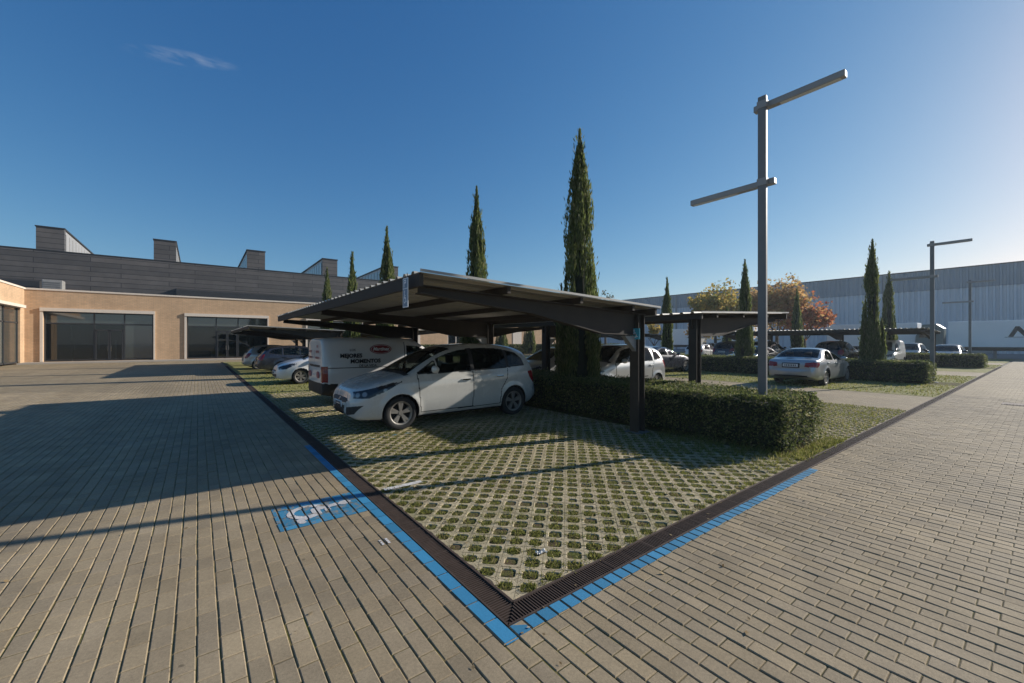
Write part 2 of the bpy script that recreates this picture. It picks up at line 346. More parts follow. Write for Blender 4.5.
# ------------------------------------------------------------------ mesh helpers
def mk(name, V, F, mats, parent=None, smooth=False, mi=None, loc=None, sharp=None):
    me = bpy.data.meshes.new(name)
    me.from_pydata(V.tolist() if isinstance(V, np.ndarray) else V, [], F.tolist() if isinstance(F, np.ndarray) else F)
    if not isinstance(mats, (list, tuple)): mats = [mats]
    for m in mats: me.materials.append(m)
    if mi is not None: me.polygons.foreach_set('material_index', np.asarray(mi, dtype=np.int32))
    if smooth: me.polygons.foreach_set('use_smooth', np.ones(len(me.polygons), dtype=bool))
    me.update()
    if smooth and sharp: me.set_sharp_from_angle(angle=R(sharp))
    o = bpy.data.objects.new(name, me); COL.objects.link(o)
    if parent: o.parent = parent
    if loc: o.location = loc
    return o
def tag(o, label=None, cat=None, group=None, kind=None):
    if label: o['label'] = label
    if cat: o['category'] = cat
    if group: o['group'] = group
    if kind: o['kind'] = kind
    return o
def empty(name, loc, rz=0.0, label=None, cat=None, group=None):
    o = bpy.data.objects.new(name, None); COL.objects.link(o); o.location = loc; o.rotation_euler = (0, 0, rz)
    o.empty_display_size = 0.1
    return tag(o, label, cat, group)
def copy_tree(o, parent=None):
    c = o.copy(); COL.objects.link(c)
    if parent: c.parent = parent
    for ch in list(o.children): copy_tree(ch, c)
    return c
class MB:
    """collects simple solids into one mesh"""
    def __init__(s): s.v = []; s.f = []; s.m = []
    def add(s, vs, fs, m=0):
        b = len(s.v); s.v += [tuple(v) for v in vs]; s.f += [tuple(b + i for i in f) for f in fs]; s.m += [m] * len(fs); return s
    def box(s, x0, y0, z0, x1, y1, z1, m=0):
        return s.add([(x0, y0, z0), (x1, y0, z0), (x1, y1, z0), (x0, y1, z0), (x0, y0, z1), (x1, y0, z1), (x1, y1, z1), (x0, y1, z1)],
                     [(3, 2, 1, 0), (4, 5, 6, 7), (0, 1, 5, 4), (1, 2, 6, 5), (2, 3, 7, 6), (3, 0, 4, 7)], m)
    def bevel_box(s, x0, y0, z0, x1, y1, z1, b=0.02, m=0):
        bm = bmesh.new(); bmesh.ops.create_cube(bm, size=1.0)
        for v in bm.verts: v.co = Vector(((x0 + x1) / 2 + v.co.x * (x1 - x0), (y0 + y1) / 2 + v.co.y * (y1 - y0), (z0 + z1) / 2 + v.co.z * (z1 - z0)))
        bmesh.ops.bevel(bm, geom=list(bm.edges), offset=b, segments=2, profile=0.6, affect='EDGES')
        bm.verts.index_update(); vs = [tuple(v.co) for v in bm.verts]; fs = [[v.index for v in f.verts] for f in bm.faces]; bm.free()
        return s.add(vs, fs, m)
    def prism(s, poly, a, b, axis, m=0):
        """polygon (pairs) extruded from a to b along an axis: 0 -> pairs are (y,z), 1 -> (x,z), 2 -> (x,y)"""
        def P(p, t): return (t, p[0], p[1]) if axis == 0 else ((p[0], t, p[1]) if axis == 1 else (p[0], p[1], t))
        n = len(poly); vs = [P(p, a) for p in poly] + [P(p, b) for p in poly]
        fs = [tuple(range(n)), tuple(range(2 * n - 1, n - 1, -1))] + [(i, i + n, (i + 1) % n + n, (i + 1) % n) for i in range(n)]
        return s.add(vs, fs, m)
    def tube(s, p, q, r0, r1=None, n=10, m=0, caps=True):
        r1 = r0 if r1 is None else r1; p = Vector(p); q = Vector(q); d = (q - p).normalized()
        u = d.orthogonal().normalized(); w = d.cross(u); vs = []
        for c, r in ((p, r0), (q, r1)):
            for k in range(n): a = 2 * math.pi * k / n; vs.append(c + u * (r * math.cos(a)) + w * (r * math.sin(a)))
        fs = [(i, (i + 1) % n, (i + 1) % n + n, i + n) for i in range(n)]
        if caps: fs += [tuple(range(n - 1, -1, -1)), tuple(range(n, 2 * n))]
        return s.add(vs, fs, m)
    def build(s, name, mats, parent=None, smooth=False, sharp=None):
        return mk(name, s.v, s.f, mats, parent, smooth, s.m if isinstance(mats, (list, tuple)) and len(mats) > 1 else None, sharp=sharp)
def proj(x, y, z=0.0):
    dx, dy = x - CAM[0], y - CAM[1]; s, c = 0.7949, 0.6068
    lat = dx * s - dy * c; dep = dx * c + dy * s
    return lat, dep
def leaves(P, D, N, ln, wd):
    """flat leaf quads: centre P, long direction D, normal N, per leaf length and width"""
    D = D / np.linalg.norm(D, axis=1, keepdims=True); S = np.cross(N, D); S /= np.linalg.norm(S, axis=1, keepdims=True) + 1e-9
    a = P - D * (ln / 2)[:, None]; b = P + S * (wd / 2)[:, None]; c = P + D * (ln / 2)[:, None]; d = P - S * (wd / 2)[:, None]
    V = np.stack([a, b, c, d], 1).reshape(-1, 3); n = len(P)
    F = (np.arange(n) * 4)[:, None] + np.array([0, 1, 2, 3])
    return V, F
def runit(n):
    v = rng.normal(size=(n, 3)); return v / np.linalg.norm(v, axis=1, keepdims=True)

# ------------------------------------------------------------------ the ground
P0 = 16.0                                             # spacing of the planted strips
LOTX, LOTY = 58.0, 39.0
g = MB(); g.box(-230, -230, -0.30, 230, 230, -0.06)
tag(g.build('ground', M_DIRT), kind='structure')
def sheet(name, rects, z, m):
    b = MB()
    for (x0, y0, x1, y1) in rects: b.add([(x0, y0, z), (x1, y0, z), (x1, y1, z), (x0, y1, z)], [(0, 1, 2, 3)])
    return tag(b.build(name, m), kind='structure')
sheet('paved_road', [(-70, -60, 0.0, 60), (0.0, -60, 120, 0.0), (LOTX, 0, 120, 60), (0, LOTY, LOTX, 60)], -0.0052, M_PAVING)
aisles = [(12.3 + k * P0, 0.172, 16.25 + k * P0, LOTY) for k in range(3)]
sheet('parking_aisle', aisles, -0.009, M_PAVING)
# real blocks for the near paving
V = []; F = []
for i in range(-150, 170):
    xa = i * ROW; slip = 0.5 * (abs(i) % 2)
    for j in range(-80, 90):
        ya = (j - slip) * LEN; cx, cy = xa + ROW / 2, ya + LEN / 2
        if xa > -0.01 and ya + LEN > 0.005: 
            if not (xa > -0.01 and ya < 0.0): continue
        lat, dep = proj(cx, cy)
        if dep < 1.2 or dep > 13.5 or abs(lat) > dep * 1.32 + 0.4: continue
        b = len(V); dz = rng.normal(0, 0.0011); tx, ty = rng.normal(0, 0.011, 2)
        x0, x1, y0, y1 = xa + 0.0036, xa + ROW - 0.0036, ya + 0.0022, ya + LEN - 0.0022
        if xa > -0.01: y1 = min(y1, -0.003)
        if y1 - y0 < 0.02: continue
        jx, jy = rng.normal(0, 0.0009, 2); x0 += jx; x1 += jx
        ch, cv = 0.0048, 0.0055
        for (px, py, pz) in ((x0, y0, -0.013), (x1, y0, -0.013), (x1, y1, -0.013), (x0, y1, -0.013), (x0, y0, -0.0045), (x1, y0, -0.0045), (x1, y1, -0.0045), (x0, y1, -0.0045),
                             (x0 + ch, y0 + cv, 0), (x1 - ch, y0 + cv, 0), (x1 - ch, y1 - cv, 0), (x0 + ch, y1 - cv, 0)):
            V.append((px, py, pz + dz + ((px - cx) * tx + (py - cy) * ty if pz > -0.01 else 0)))
        for k in range(4):
            n = (k + 1) % 4
            F.append((b + k, b + n, b + 4 + n, b + 4 + k)); F.append((b + 4 + k, b + 4 + n, b + 8 + n, b + 8 + k))
        F.append((b + 8, b + 9, b + 10, b + 11))
tag(mk('block_paving', V, F, M_PAVER), kind='structure')

# painted marks: thin films that follow the blocks
def paint_blocks(name, x0, y0, x1, y1, m, z=0.0042):
    b = MB()
    for i in range(int(math.floor(x0 / ROW)) - 1, int(x1 / ROW) + 2):
        xa = i * ROW; slip = 0.5 * (abs(i) % 2)
        for j in range(int(math.floor(y0 / LEN)) - 2, int(y1 / LEN) + 3):
            ya = (j - slip) * LEN
            ax, bx = max(x0, xa + 0.009), min(x1, xa + ROW - 0.009); ay, by = max(y0, ya + 0.004), min(y1, ya + LEN - 0.004)
            if bx - ax > 0.004 and by - ay > 0.004: b.add([(ax, ay, z), (bx, ay, z), (bx, by, z), (ax, by, z)], [(0, 1, 2, 3)])
    return b
b = paint_blocks('l', -0.106, -0.118, -0.002, 5.34, M_BLUE)
tag(b.build('blue_bay_line', M_BLUE), kind='structure')
tag(paint_blocks('r', -0.001, -0.104, 4.98, -0.006, M_BLUE).build('blue_bay_line', make_paint('blue_scuffed_paint', (0.045, 0.215, 0.36), 0.44)), kind='structure')
tag(paint_blocks('p', -0.872, 2.17, -0.106, 2.79, M_BLUEWORN).build('blue_bay_panel', M_BLUEWORN), kind='structure')
def seg_d(p, a, b):
    ax, ay = a; bx, by = b; px, py = p; L2 = (bx - ax) ** 2 + (by - ay) ** 2
    t = max(0, min(1, ((px - ax) * (bx - ax) + (py - ay) * (by - ay)) / L2)); return math.hypot(px - ax - t * (bx - ax), py - ay - t * (by - ay))
def wheelchair(u, v):
    """access symbol in a unit frame: u to the right, v up"""
    if math.hypot(u - 0.42, v - 0.90) < 0.095: return True
    ang = math.degrees(math.atan2(v - 0.33, u - 0.47)); r = math.hypot(u - 0.47, v - 0.33)
    if 0.195 < r < 0.295 and not (20 < ang < 118): return True
    for a, b, w in (((0.42, 0.76), (0.45, 0.44), 0.066), ((0.45, 0.44), (0.68, 0.44), 0.060), ((0.68, 0.44), (0.80, 0.16), 0.060), ((0.80, 0.16), (0.90, 0.19), 0.048), ((0.43, 0.62), (0.64, 0.60), 0.042)):
        if seg_d((u, v), a, b) < w: return True
    return False
b = MB(); cs = 0.008
for ix in range(80):
    for iy in range(80):
        u, v = (ix + .5) / 80, (iy + .5) / 80
        if not wheelchair(u, v): continue
        # the figure's head points at the drain (+X); its right is -Y
        x = -0.80 + v * 0.62; y = 2.76 - u * 0.56
        fx = (x / ROW) % 1.0
        if fx < 0.08 or fx > 0.92: continue
        b.add([(x, y, 0.0072), (x + cs, y, 0.0072), (x + cs, y + cs, 0.0072), (x, y + cs, 0.0072)], [(0, 1, 2, 3)])
tag(b.build('white_access_symbol', M_WHITE), kind='structure')
b = MB()
for dx in (0.0, 0.052):
    x, y = -0.245 + dx, 1.40
    for k in range(3): b.add([(x + .002, y + k * .035, .0045), (x + .022, y + k * .035, .0045), (x + .022, y + k * .035 + .03, .0045), (x + .002, y + k * .035 + .03, .0045)], [(0, 1, 2, 3)])
tag(b.build('white_paint_marks', M_WHITE), kind='structure')

# grated drains along the two sides of the lot
def drain(name, label, along_x, length):
    e = empty(name, (0, 0, 0), 0, label, 'drain')
    w = 0.17; b = MB(); ch = MB()
    T = (lambda s, t, z: (s, t, z)) if along_x else (lambda s, t, z: (t, s, z))
    def bx(mb, s0, t0, z0, s1, t1, z1):
        a = T(s0, t0, z0); c = T(s1, t1, z1); mb.box(min(a[0], c[0]), min(a[1], c[1]), z0, max(a[0], c[0]), max(a[1], c[1]), z1)
    pitch = 0.0215
    n = int(length / pitch)
    for k in range(n):
        s = k * pitch + 0.004
        t0, t1 = 0.012, 0.150
        if s < w: t1 = min(t1, s)                       # mitred corner
        if t1 - t0 < 0.01: continue
        bx(b, s, t0, -0.020, s + 0.0078, t1, 0.0035 + rng.normal(0, 0.0007))
    bx(b, 0.004, 0.000, -0.03, length, 0.012, 0.006); bx(b, 0.16, 0.150, -0.03, length, 0.168, 0.010)
    s = 0.5
    while s < length: bx(b, s, 0.012, -0.018, s + 0.006, 0.150, 0.0048); s += 0.5
    b.build('grating', M_RUST_IRON, e)
    bx(ch, 0.0, 0.0, -0.08, length, 0.17, -0.045); ch.build('channel', M_VOID, e)
    return e
drain('drain_grating', 'dark rusty drain grating running away past the white hatchback towards the brick building', False, 32.4)
drain('drain_grating', 'dark rusty drain grating along the road past the hedge ends and lamps', True, 41.0)

# grass paving: real lattice near, texture far
turf_rects = []
for k in range(4):
    turf_rects.append((0.172 + k * P0 if k == 0 else 16.25 + (k - 1) * P0, 0.172, 5.35 + k * P0, LOTY)); turf_rects.append((7.05 + k * P0, 0.172, 12.3 + k * P0, LOTY))
turf_rects = [r for r in turf_rects if r[0] < LOTX]
NEAR = (0.172, 0.172, 5.35, 13.2); NEAR2 = (7.05, 0.172, 12.3, 6.0)
far = [r for r in turf_rects[2:]] + [(0.172, NEAR[3], 5.35, LOTY), (7.05, NEAR2[3], 12.3, LOTY)]
sheet('grass_paving', far, -0.004, M_TURF)
sheet('planting_soil', [(5.35 + k * P0, 0.172, 7.05 + k * P0, LOTY) for k in range(4)], -0.006, M_SOIL)
sheet('turf_soil', [NEAR, NEAR2], -0.009, M_SOIL)
def lattice_mesh(rect, lod):
    V = []; F = []; holes = []
    x0, y0, x1, y1 = rect; c = 0.70711
    us = [(x + y) * c for x in (x0, x1) for y in (y0, y1)]; vs = [(y - x) * c for x in (x0, x1) for y in (y0, y1)]
    for iu in range(int(math.floor(min(us) / PITCH)), int(max(us) / PITCH) + 1):
        for iv in range(int(math.floor(min(vs) / PITCH)), int(max(vs) / PITCH) + 1):
            uc, vc = (iu + .5) * PITCH, (iv + .5) * PITCH
            xc, yc = (uc - vc) * c, (uc + vc) * c
            inside = x0 + 0.115 < xc < x1 - 0.115 and y0 + 0.115 < yc < y1 - 0.115
            if not (x0 - .11 < xc < x1 + .11 and y0 - .11 < yc < y1 + .11): continue
            lat, dep = proj(xc, yc)
            if dep < 1.5 or abs(lat) > dep * 1.3 + 0.4: continue
            h = HOLE / 2 + rng.normal(0, 0.0045); g = PITCH / 2 - 0.0012
            dz = rng.normal(0, 0.0010)
            def W(u, v, z):
                return (min(max((uc + u - vc - v) * c, x0), x1), min(max((uc + u + vc + v) * c, y0), y1), z)
            b = len(V); k = h * 0.30
            hole = [(-h + k, -h), (h - k, -h), (h, -h + k), (h, h - k), (h - k, h), (-h + k, h), (-h, h - k), (-h, -h + k)]
            outer = [(-g, -g), (g, -g), (g, -g), (g, g), (g, g), (-g, g), (-g, g), (-g, -g)]
            for (u, v) in outer: V.append(W(u, v, dz))
            for (u, v) in hole: V.append(W(u * 1.09, v * 1.09, dz))
            for (u, v) in hole: V.append(W(u, v, dz - 0.006))
            for (u, v) in hole: V.append(W(u * .97, v * .97, -0.016))
            for q in range(8):
                n = (q + 1) % 8
                F.append((b + q, b + n, b + 8 + n, b + 8 + q)) if outer[q] != outer[n] else F.append((b + q, b + 8 + n, b + 8 + q))
                F.append((b + 8 + q, b + 8 + n, b + 16 + n, b + 16 + q)); F.append((b + 16 + q, b + 16 + n, b + 24 + n, b + 24 + q))
            if inside or (x0 + .03 < xc < x1 - .03 and y0 + .03 < yc < y1 - .03): holes.append((xc, yc, dep))
    return V, F, holes
V, F, holes = lattice_mesh(NEAR, 0); tag(mk('concrete_lattice', V, F, M_LATT), kind='structure')
V, F, holes2 = lattice_mesh(NEAR2, 0); tag(mk('concrete_lattice', V, F, M_LATT), kind='structure')
# blades in the cells, denser and longer where nobody parks
def vnoise(x, y):
    return 0.5 + 0.25 * math.sin(x * 1.7 + 1.3 * math.sin(y * 1.1)) + 0.25 * math.sin(y * 2.3 + 1.7 * math.sin(x * 0.9 + 2))
P = []; D = []; LN = []; WD = []
def blades(x, y, n, spread, l0, l1, z=-0.010, w=0.006):
    for _ in range(n):
        px, py = x + rng.uniform(-spread, spread), y + rng.uniform(-spread, spread)
        d = np.array([rng.normal(0, .85), rng.normal(0, .85), 1.0]); d /= np.linalg.norm(d); l = rng.uniform(l0, l1)
        P.append(np.array([px, py, z]) + d * l / 2); D.append(d); LN.append(l); WD.append(w * rng.uniform(.7, 1.5))
for (x, y, dep) in holes:
    lush = vnoise(x, y) * 0.5 + rng.uniform(.15, .7)
    if rng.uniform() < 0.12: lush *= rng.uniform(0.0, .3)
    if abs(y - 6.4) < 1.0 or abs(y - 10.2) < 1.0: lush *= 0.6
    n = int((130 if dep < 5 else 80 if dep < 8 else 34) * lush)
    blades(x, y, n, 0.056 if rng.uniform() < .75 else 0.070, 0.012, 0.036 + .014 * rng.uniform(), w=0.006 if dep < 6 else 0.010)
for (x, y, dep) in holes2: blades(x, y, int(20 * (0.5 + rng.uniform(0, .6))), 0.06, 0.03, 0.075, w=0.011)
for _ in range(420):                                     # longer tufts by the hedge foot and along the drain
    x = rng.uniform(4.3, 5.5); y = rng.uniform(0.25, 2.4) ** 1.0
    if rng.uniform() < (x - 4.2) / 1.3: blades(x, y, 9, 0.05, 0.05, 0.13, z=-0.01, w=0.007)
for _ in range(260):
    x = rng.uniform(5.3, 7.3); y = rng.uniform(0.18, 0.42); blades(x, y, 8, 0.05, 0.03, 0.09, z=-0.01, w=0.007)
for _ in range(150):
    x = rng.uniform(0.3, 5.3); blades(x, 0.185 + abs(rng.normal(0, .03)), 5, 0.03, 0.02, 0.05, z=-0.01)
P = np.array(P); D = np.array(D); LN = np.array(LN); WD = np.array(WD)
V, F = leaves(P, D, runit(len(P)), LN, WD)
tag(mk('grass', V, F, M_GRASS), 'short olive green grass growing in the cells of the concrete lattice', 'grass', kind='stuff')
# longer grass over the far bays
P = []; D = []; LN = []; WD = []
for (x0, y0, x1, y1, n) in ((7.05, 6, 12.3, 14, 5200), (16.3, 0.2, 21.3, 12, 6500), (23.1, .2, 28, 3, 1500), (39, .2, 44, 2, 500), (.3, 13.2, 5.3, 24, 4200)):
    for _ in range(n): blades(rng.uniform(x0, x1), rng.uniform(y0, y1), 1, 0.01, 0.03, 0.08, z=-0.01, w=0.028)
V, F = leaves(np.array(P), np.array(D), runit(len(P)), np.array(LN), np.array(WD))
tag(mk('far_grass', V, F, M_GRASS), 'sunlit yellowish grass over the paving of the farther parking bays', 'grass', kind='stuff')
# dry leaves blown along the drain and hedge
n = 330; q = rng.uniform(size=n); P = np.zeros((n, 3))
P[:, 0] = np.where(q < .4, rng.uniform(.2, 5.2, n), np.where(q < .7, rng.uniform(-.5, 14, n), rng.uniform(-5, .1, n)))
P[:, 1] = np.where(q < .4, rng.uniform(.2, 6, n), np.where(q < .7, -np.abs(rng.normal(0, 1.2, n)) + .15, rng.uniform(-1, 12, n)))
P[:, 2] = .008; D = runit(n) * np.array([1, 1, .25]); s_ = rng.uniform(.6, 1.3, n)
V, F = leaves(P, D, runit(n) * .35 + np.array([0, 0, 1]), .034 * s_, .020 * s_)
tag(mk('leaf_litter', V, F, make_leaf('dry_leaf', (0.20, 0.13, 0.06), (0.36, 0.28, 0.16), (0.50, 0.46, 0.38), .2, .8, .85)), 'dry brown leaves scattered over the paving and lattice', 'litter', kind='stuff')
# bay lines on the lattice
def film_on_lattice(name, x0, y0, x1, y1, m):
    b = MB(); c = 0.70711; s = 0.012
    for ix in range(int((x1 - x0) / s)):
        for iy in range(int((y1 - y0) / s)):
            x, y = x0 + ix * s, y0 + iy * s
            u, v = ((x + y) * c / PITCH) % 1 - .5, ((y - x) * c / PITCH) % 1 - .5
            if max(abs(u), abs(v)) < 0.36: continue
            b.add([(x, y, .0036), (x + s, y, .0036), (x + s, y + s, .0036), (x, y + s, .0036)], [(0, 1, 2, 3)])
    return tag(b.build(name, m), kind='structure')
b = MB(); b.box(0.22, 2.60, 0.0045, 0.68, 2.68, 0.0060); tag(b.build('white_bay_stripe', M_WHITE), kind='structure')
film_on_lattice('pale_blue_bay_line', 0.19, 5.15, 1.9, 5.25, M_CYAN)

# ------------------------------------------------------------------ canopies
def canopy(name, label, xpost, sgn, y0, y1, posts, group='car park canopies', simple=False):
    """steel car park roof: posts at the planted strip, tapered rafters reaching out over the bays (sgn -1 towards -X, +1 towards +X)"""
    e = empty(name, (xpost, y0, 0), 0, label, 'canopy', group)
    X = lambda d: sgn * d                                   # distance out from the post, towards the aisle
    zl, zh = 2.29, 2.475                                    # top of sheet at the low and at the high edge
    lo, hi = -0.28, 4.47
    zt = lambda d: zl + (zh - zl) * (d - lo) / (hi - lo)
    L = y1 - y0
    # trapezoid sheet, ribs run down the slope
    prof = []; y = 0.0; pt = 0.25
    while y < L - 0.01:
        for f, h in ((0.0, 0), (0.62, 0), (0.70, 0.032), (0.92, 0.032)):
            if y + f * pt <= L: prof.append((y + f * pt, h))
        y += pt
    prof.append((L, 0)); n = len(prof)
    def surf(dz): return [(X(d), yy, zt(d) + h + dz) for d in (lo, hi) for yy, h in prof]
    vs = surf(0.0) + surf(-0.007)
    fs = [(i, i + 1, n + i + 1, n + i) for i in range(n - 1)] + [(2 * n + i, 3 * n + i, 3 * n + i + 1, 2 * n + i + 1) for i in range(n - 1)]
    mi = [0] * (n - 1) + [1] * (n - 1)
    for a in (0, n):
        fs += [(a + i, a + 2 * n + i, a + 2 * n + i + 1, a + i + 1) for i in range(n - 1)]; mi += [0] * (n - 1)
    for a in (0, n - 1): fs.append((a, n + a, 3 * n + a, 2 * n + a)); mi.append(0)
    mk('roof_sheet', vs, fs, [M_ROOFTOP, M_ROOFUNDER], e, mi=mi)
    # flashing on the two gable edges
    for yy in (-0.012, L + 0.004):
        b = MB(); b.prism([(X(lo), zt(lo) + 0.004), (X(hi), zt(hi) + 0.004), (X(hi), zt(hi) + 0.036), (X(lo), zt(lo) + 0.036)], yy, yy + 0.008, 1); b.build('gable_flashing', M_STEELLT, e)
    # purlins along the bays, the outermost a deeper fascia channel
    for d, dep, w in ((hi - 0.055, 0.145, 0.05), (3.15, 0.09, 0.055), (1.75, 0.09, 0.055), (0.45, 0.09, 0.055), (-0.21, 0.12, 0.05)):
        b = MB(); zz = zt(d) - 0.012
        a, c = sorted((X(d), X(d + w)))
        b.box(a, 0.03, zz - dep, c, L - 0.03, zz)
        b.build('fascia' if dep > .13 else 'purlin', M_BROWN, e)
    for py in posts:
        yy = py - y0
        b = MB(); zz = lambda d: zt(d) - 0.105
        b.prism([(X(-0.16), zz(-.16)), (X(4.36), zz(4.36)), (X(4.36), zz(4.36) - 0.10), (X(2.6), zz(2.6) - 0.20), (X(1.05), zz(1.05) - 0.42), (X(0.12), zz(.12) - 0.40), (X(-0.16), zz(-.16) - 0.20)], yy - 0.012, yy + 0.012, 1)
        # flanges
        b.prism([(X(-0.16), zz(-.16) + .002), (X(4.36), zz(4.36) + .002), (X(4.36), zz(4.36) - 0.014), (X(-.16), zz(-.16) - 0.014)], yy - 0.075, yy + 0.075, 1)
        b.prism([(X(0.12), zz(.12) - 0.39), (X(1.05), zz(1.05) - 0.41), (X(2.6), zz(2.6) - 0.19), (X(4.36), zz(4.36) - 0.09), (X(4.36), zz(4.36) - 0.106), (X(2.6), zz(2.6) - 0.206), (X(1.05), zz(1.05) - 0.426), (X(0.12), zz(.12) - 0.406)], yy - 0.075, yy + 0.075, 1)
        b.build('rafter', M_BROWN, e)
        b = MB(); h = zz(0) - 0.20                          # H section post
        b.box(-0.095, yy - 0.095, 0, -0.080, yy + 0.095, zz(0) - .016); b.box(0.080, yy - 0.095, 0, 0.095, yy + 0.095, zz(0) - .016); b.box(-0.080, yy - 0.007, 0, 0.080, yy + 0.007, zz(0) - .016)
        p = b.build('post', M_BROWN, e)
        b = MB(); b.box(-0.16, yy - 0.16, 0.0, 0.16, yy + 0.16, 0.018)
        for q in (-.12, .12):
            for r in (-.12, .12): b.tube((q, yy + r, .018), (q, yy + r, .045), .014, n=6)
        b.build('base_plate', M_STEEL, p)
        b = MB(); b.prism([(X(0.096), zz(0.1) - 0.42), (X(0.096), zz(0.1) - 0.70), (X(0.42), zz(.42) - 0.43)], yy - 0.045, yy + 0.045, 1); b.build('gusset', M_STEELLT, e)
    return e
canopy('parking_canopy', 'low steel canopy over the white hatchback and the delivery van, nearest the corner', 5.03, -1, 2.42, 13.0, (2.72, 7.62, 12.6))
canopy('parking_canopy', 'low steel canopy over the dark estate car, closest to the brick building', 5.03, -1, 22.8, 36.2, (23.1, 28.0, 32.9, 35.9))
canopy('parking_canopy', 'low steel canopy over the silver compact car behind the first hedge', 7.30, 1, 2.55, 13.2, (2.85, 7.75, 12.65))
canopy('parking_canopy', 'thin dark canopy line behind the silver saloon and twin cypresses', 5.03 + 2 * P0, -1, 2.45, 15.2, (2.75, 7.6, 12.4, 14.9))
canopy('parking_canopy', 'distant canopy seen low between the two steel posts beyond the dark saloon', 5.03 + 2 * P0, -1, 22.0, 36.0, (22.3, 27.2, 32.1, 35.6))
canopy('parking_canopy', 'low canopy glimpsed under the nearest roof, over bays by the far brick wall', 7.30, 1, 22.8, 36.2, (23.1, 28.0, 32.9, 35.9))

# signs on the nearest canopy
def plate_symbol(mb, O, U, Vv, size_u, size_v, fn, n=40, off=None):
    O = Vector(O); U = Vector(U); Vv = Vector(Vv); off = Vector(off)
    for i in range(n):
        for j in range(n):
            if not fn((i + .5) / n, (j + .5) / n): continue
            p = O + off + U * (size_u * i / n) + Vv * (size_v * j / n); du = U * (size_u / n); dv = Vv * (size_v / n)
            mb.add([p, p + du, p + du + dv, p + dv], [(0, 1, 2, 3)])
e = empty('hanging_sign', (0.49, 2.66, 2.08), 0, 'narrow blue and white access sign hanging from the canopy fascia above the white hatchback', 'sign')
b = MB(); b.box(-0.006, -0.075, 0, 0.0, 0.075, 0.345); b.build('plate', M_SIGNW, e)
b = MB(); b.box(-0.009, -0.062, 0.012, -0.0065, 0.062, 0.215); b.box(-0.009, -0.062, 0.225, -0.0065, 0.062, 0.333); b.build('blue_panel', plain('faded_sign_blue', (0.16, 0.24, 0.33), .5), e)
b = MB(); plate_symbol(b, (-0.011, 0.055, 0.04), (0, -1, 0), (0, 0, 1), 0.11, 0.16, wheelchair, off=(0, 0, 0))
plate_symbol(b, (-0.011, 0.04, 0.238), (0, -1, 0), (0, 0, 1), 0.08, 0.085, lambda u, v: (u < .28 and .1 < u) or (0.5 < v and .1 < u < .9 and not (.28 < u < .68 and .66 < v < .84)), n=24, off=(0, 0, 0))
b.build('symbol', M_SIGNW, e)
b = MB(); b.tube((-.003, -.05, .345), (-.003, -.05, .40), .005, n=6); b.tube((-.003, .05, .345), (-.003, .05, .40), .005, n=6); b.build('hanger', M_STEEL, e)
e = empty('post_sign', (4.90, 2.70, 1.72), 0, 'small cyan access sign strapped to the nearest canopy post', 'sign')
b = MB(); b.box(-0.008, -0.13, 0.0, 0.0, 0.07, 0.20); b.build('plate', M_SIGNC, e)
b = MB(); plate_symbol(b, (-0.010, 0.05, 0.02), (0, -1, 0), (0, 0, 1), 0.15, 0.16, wheelchair, off=(0, 0, 0)); b.build('symbol', M_SIGNW, e)
b = MB(); b.box(0.0, -0.09, 0.03, 0.03, 0.11, 0.05); b.box(0.0, -0.09, 0.15, 0.03, 0.11, 0.17); b.build('bracket', M_STEEL, e)

